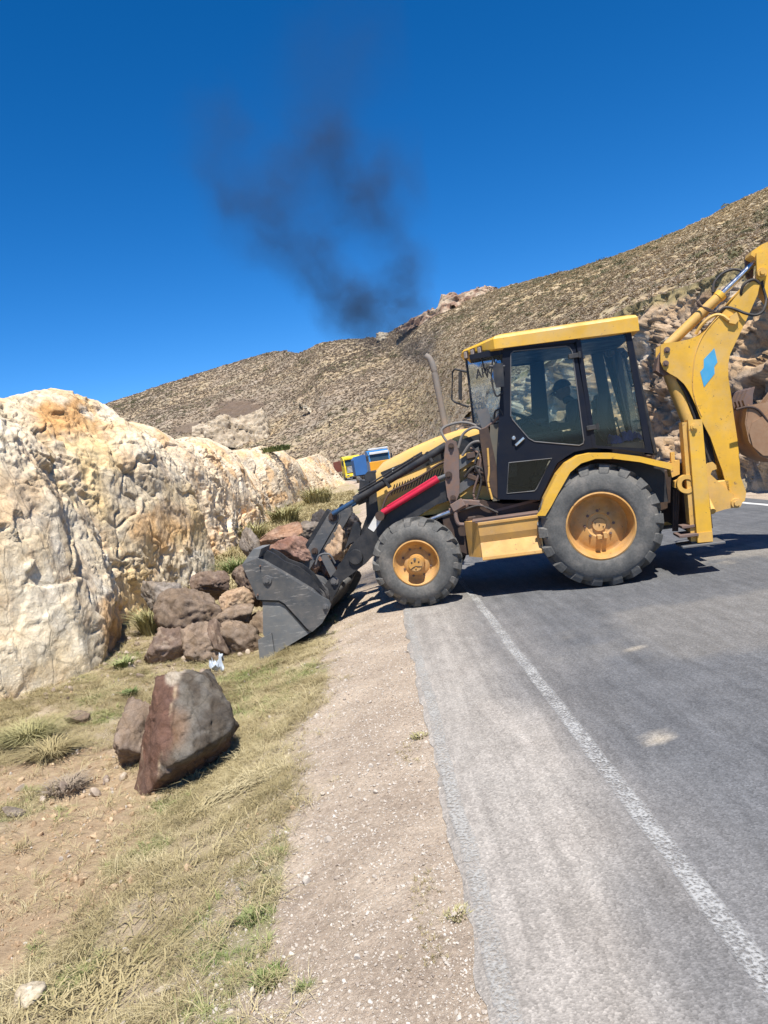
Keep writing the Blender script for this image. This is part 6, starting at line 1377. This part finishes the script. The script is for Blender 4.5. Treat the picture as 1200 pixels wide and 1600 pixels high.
# ================================================================== TRUCKS
def at(u, v, Y): d = ray(u, v); t = Y / d[1]; return Vector((d[0] * t, Y, EYE + d[2] * t))
TY = paint('truck_yellow', (.85, .66, .03), (.6, .5, .2), .3, .35, 1); TB = paint('truck_blue', (.03, .20, .48), (.1, .2, .35), .3, .35, 1); TO = paint('truck_orange', (.85, .38, .02), (.5, .3, .1), .3, .4, 1)
TR = paint('trailer_red', (.24, .07, .045), (.3, .15, .1), .5, .7, 1); TARP = paint('blue_tarpaulin', (.03, .13, .36), (.05, .16, .4), .3, .7, 2); TG = paint('truck_glass', (.03, .06, .09), (.06, .09, .11), .3, .1, 1); TW = paint('truck_white', (.75, .76, .76), (.5, .5, .5), .3, .4, 1)
def truck(name, p, rz, body, low, label, Hc=3.3, trailer=None, visor=None):
    """cab-over lorry facing the camera: local -y is its front"""
    r = tag(empty(name, p, rz), label, 'truck'); r.rotation_euler = (0, 0, rz)
    def pb(nm, c, d, m, par=r, bv=.06, rot=None): bm = B(); box(bm, c, d, rot); return part(nm, bm, m, par, bv)
    bm = B(); secs = [(-1.0, .0), (1.15, 0), (1.15, Hc - 1.0), (.75, Hc - .35), (.3, Hc - .7 + .25), (-.92, Hc - .95), (-1.05, 1.3)]
    prof = [(-1.10, .0), (-1.15, 1.25), (-.98, 2.35), (-.6, 2.62), (.2, 2.8), (1.1, 2.8), (1.1, .0)]
    a = [bm.verts.new((-1.22, y, z + .42)) for y, z in prof]; b = [bm.verts.new((1.22, y, z + .42)) for y, z in prof]
    bm.faces.new(a); bm.faces.new(list(reversed(b)))
    for k in range(len(prof)): j = (k + 1) % len(prof); bm.faces.new([a[k], a[j], b[j], b[k]])
    cab_ = part('cab', bm, body, r, .10, seg=2)
    bm = B(); box(bm, (0, -1.075, 2.30), (2.1, .05, .82), Euler((radians(-8), 0, 0))); part('windscreen', bm, TG, cab_, .03)
    for k in range(5): pb('grille_bar', (0, -1.155, 1.05 + k * .17), (1.9 - .05 * k, .05, .07), TW if k % 1 == 0 else BLK, cab_, .01)
    pb('grille_panel', (0, -1.14, 1.38), (2.0, .04, .95), BLK, cab_, .02)
    pb('bumper', (0, -1.15, .55), (2.4, .35, .42), low, cab_, .06); pb('number_plate', (0, -1.335, .50), (.6, .02, .18), TW, cab_, .01); pb('bumper_intake', (0, -1.33, .36), (1.5, .03, .2), BLK, cab_, .02)
    for sg in (1, -1):
        pb('headlight', (.92 * sg, -1.335, .62), (.36, .03, .18), CHROME, cab_, .02); pb('mirror', (1.42 * sg, -1.05, 2.35), (.2, .12, .6), BLK, cab_, .03); pb('mirror_arm', (1.30 * sg, -1.05, 2.62), (.3, .04, .04), BLK, cab_, .005)
        pb('side_window', (1.225 * sg, -.35, 2.25), (.02, .9, .7), TG, cab_, .02)
        for yy in (-.1, 4.2, 5.6): bm = B(); cyl(bm, (1.0 * sg, yy, .5), (1.25 * sg, yy, .5), .5, seg=24); cyl(bm, (1.2 * sg, yy, .5), (1.27 * sg, yy, .5), .22, seg=16); part('wheel', bm, TYRE, r)
    if visor: pb('sun_visor', (0, -1.12, 2.86), (2.2, .30, .28), visor, cab_, .04)
    pb('frame_rail', (0, 3.0, .8), (.9, 7, .25), BLK, r, .02)
    if trailer:
        tb_ = pb('cargo_bed', (0, 4.6, 2.0), (2.45, 6.2, 1.5), trailer, r, .04)
        for k in range(9):
            for sg in (1, -1): pb('bed_post', (1.25 * sg, 1.7 + k * .72, 2.0), (.06, .10, 1.5), trailer, tb_, .01)
    return r
gY = at(557, 743, 105); truck('truck', (gY.x - .45, 105, 0), radians(12), TY, TY, 'yellow truck with silver grille bars coming round the bend, red-brown bed', trailer=TR, visor=TY)
gB = at(592, 738, 88); t2 = truck('truck', (gB.x + .1, 88, 0), radians(10), TB, TO, 'blue truck with orange lower front behind the loader hood', trailer=TB, visor=TW)
bm = B(); box(bm, (0, -1.20, 1.35), (2.46, .12, 1.15)); part('orange_front', bm, TO, t2, .05)
for k in range(2): bm = B(); cyl(bm, (.25 + k * .7, -.9, 3.2), (.25 + k * .7, -.9, 3.55), .02, seg=6); part('antenna', bm, BLK, t2)
bm = B(); box(bm, (0, -.9, 3.33), (2.3, .25, .16)); part('roof_lamp_bar', bm, TW, t2, .03)
gT = at(564, 746, 80); tt2 = tag(empty('covered_trailer', (gT.x, 80, 0), radians(8)), 'plain blue tarpaulin-covered trailer between the yellow and blue trucks', 'trailer')
bm = B(); prism(bm, [(-.62, .75), (-.66, 2.35), (-.35, 2.68), (.55, 2.78), (.64, 2.5), (.62, .75)], -1.2, 1.2); part('tarpaulin', bm, TARP, tt2, .06)
bm = B(); box(bm, (0, 0, .68), (1.1, 2.3, .15)); part('trailer_frame', bm, BLK, tt2, .02)
for sg in (1, -1): bm = B(); cyl(bm, (.36 * sg, -.9, .38), (.58 * sg, -.9, .38), .38, seg=20); part('wheel', bm, TYRE, tt2)

# ================================================================== EXHAUST SMOKE
def smoke():
    m = bpy.data.materials.new('diesel_smoke'); m.use_nodes = True; t = m.node_tree; t.nodes.clear(); o = nd(t, 'ShaderNodeOutputMaterial')
    tc = nd(t, 'ShaderNodeTexCoord'); nz = nd(t, 'ShaderNodeTexNoise'); nz.inputs['Scale'].default_value = 1.5; nz.inputs['Detail'].default_value = 3; nz.inputs['Roughness'].default_value = .6
    t.links.new(tc.outputs['Object'], nz.inputs[0])
    sb_ = nd(t, 'ShaderNodeVectorMath', operation='SUBTRACT'); sb_.inputs[1].default_value = (.5, .5, .5); t.links.new(nz.outputs['Color'], sb_.inputs[0])
    sc_ = nd(t, 'ShaderNodeVectorMath', operation='SCALE'); sc_.inputs['Scale'].default_value = 1.0; t.links.new(sb_.outputs[0], sc_.inputs[0])
    ad = nd(t, 'ShaderNodeVectorMath', operation='ADD'); t.links.new(tc.outputs['Object'], ad.inputs[0]); t.links.new(sc_.outputs[0], ad.inputs[1])
    # puffs: (direction u, v, radius in survey units, strength)
    puffs = [(670, 550, 9, 2.2), (660, 536, 13, 1.5), (648, 518, 18, 1.1), (640, 490, 28, 1.1), (630, 450, 34, .9), (618, 405, 40, .6), (598, 500, 40, .8), (562, 492, 50, 1.15), (530, 455, 46, .85), (500, 418, 50, .75), (465, 380, 58, .6), (415, 345, 62, .45), (368, 300, 58, .40), (345, 235, 55, .35), (350, 185, 40, .28), (500, 225, 55, .55), (548, 260, 62, .55), (590, 310, 60, .5), (560, 330, 60, .4), (650, 270, 60, .22), (500, 130, 80, .22), (560, 60, 90, .16), (440, 240, 60, .22), (460, 300, 70, .35)]
    Y0 = 9.6; prev = None
    for (u, v, r, s) in puffs:
        d = ray(u, v); k = Y0 / d[1]; c = (d[0] * k, Y0 + (u - 500) * .0008, EYE + d[2] * k); rr = r * k * 1.62
        ds = nd(t, 'ShaderNodeVectorMath', operation='DISTANCE'); ds.inputs[1].default_value = c; t.links.new(ad.outputs[0], ds.inputs[0])
        mr_ = nd(t, 'ShaderNodeMapRange', interpolation_type='SMOOTHSTEP'); mr_.inputs[1].default_value = rr; mr_.inputs[2].default_value = 0; mr_.inputs[3].default_value = 0; mr_.inputs[4].default_value = s / (r * k) * .58
        t.links.new(ds.outputs['Value'], mr_.inputs[0])
        if prev is None: prev = mr_.outputs[0]
        else:
            a_ = nd(t, 'ShaderNodeMath', operation='ADD'); t.links.new(prev, a_.inputs[0]); t.links.new(mr_.outputs[0], a_.inputs[1]); prev = a_.outputs[0]
    n2 = nd(t, 'ShaderNodeTexNoise'); n2.inputs['Scale'].default_value = 1.9; n2.inputs['Detail'].default_value = 4; n2.inputs['Roughness'].default_value = .55; t.links.new(ad.outputs[0], n2.inputs[0])
    r2 = nd(t, 'ShaderNodeMapRange'); r2.inputs[1].default_value = .38; r2.inputs[2].default_value = .66; r2.inputs[3].default_value = .38; r2.inputs[4].default_value = 1.35; t.links.new(n2.outputs[0], r2.inputs[0])
    mu = nd(t, 'ShaderNodeMath', operation='MULTIPLY'); t.links.new(prev, mu.inputs[0]); t.links.new(r2.outputs[0], mu.inputs[1])
    pv = nd(t, 'ShaderNodeVolumePrincipled'); pv.inputs['Color'].default_value = (.12, .135, .165, 1); pv.inputs['Anisotropy'].default_value = .2; t.links.new(mu.outputs[0], pv.inputs['Density'])
    t.links.new(pv.outputs[0], o.inputs['Volume']); m.cycles.volume_step_rate = 1.0
    return m
bm = B(); lo = at(250, 585, 9.0); hi = at(760, -120, 9.0); box(bm, ((-1.1), 9.6, 5.4), (4.6, 1.7, 6.4))
sm_ = bm_obj('exhaust_smoke', bm, smoke()); tag(sm_, 'thin black exhaust smoke drifting up against the sky', None, None, 'stuff')
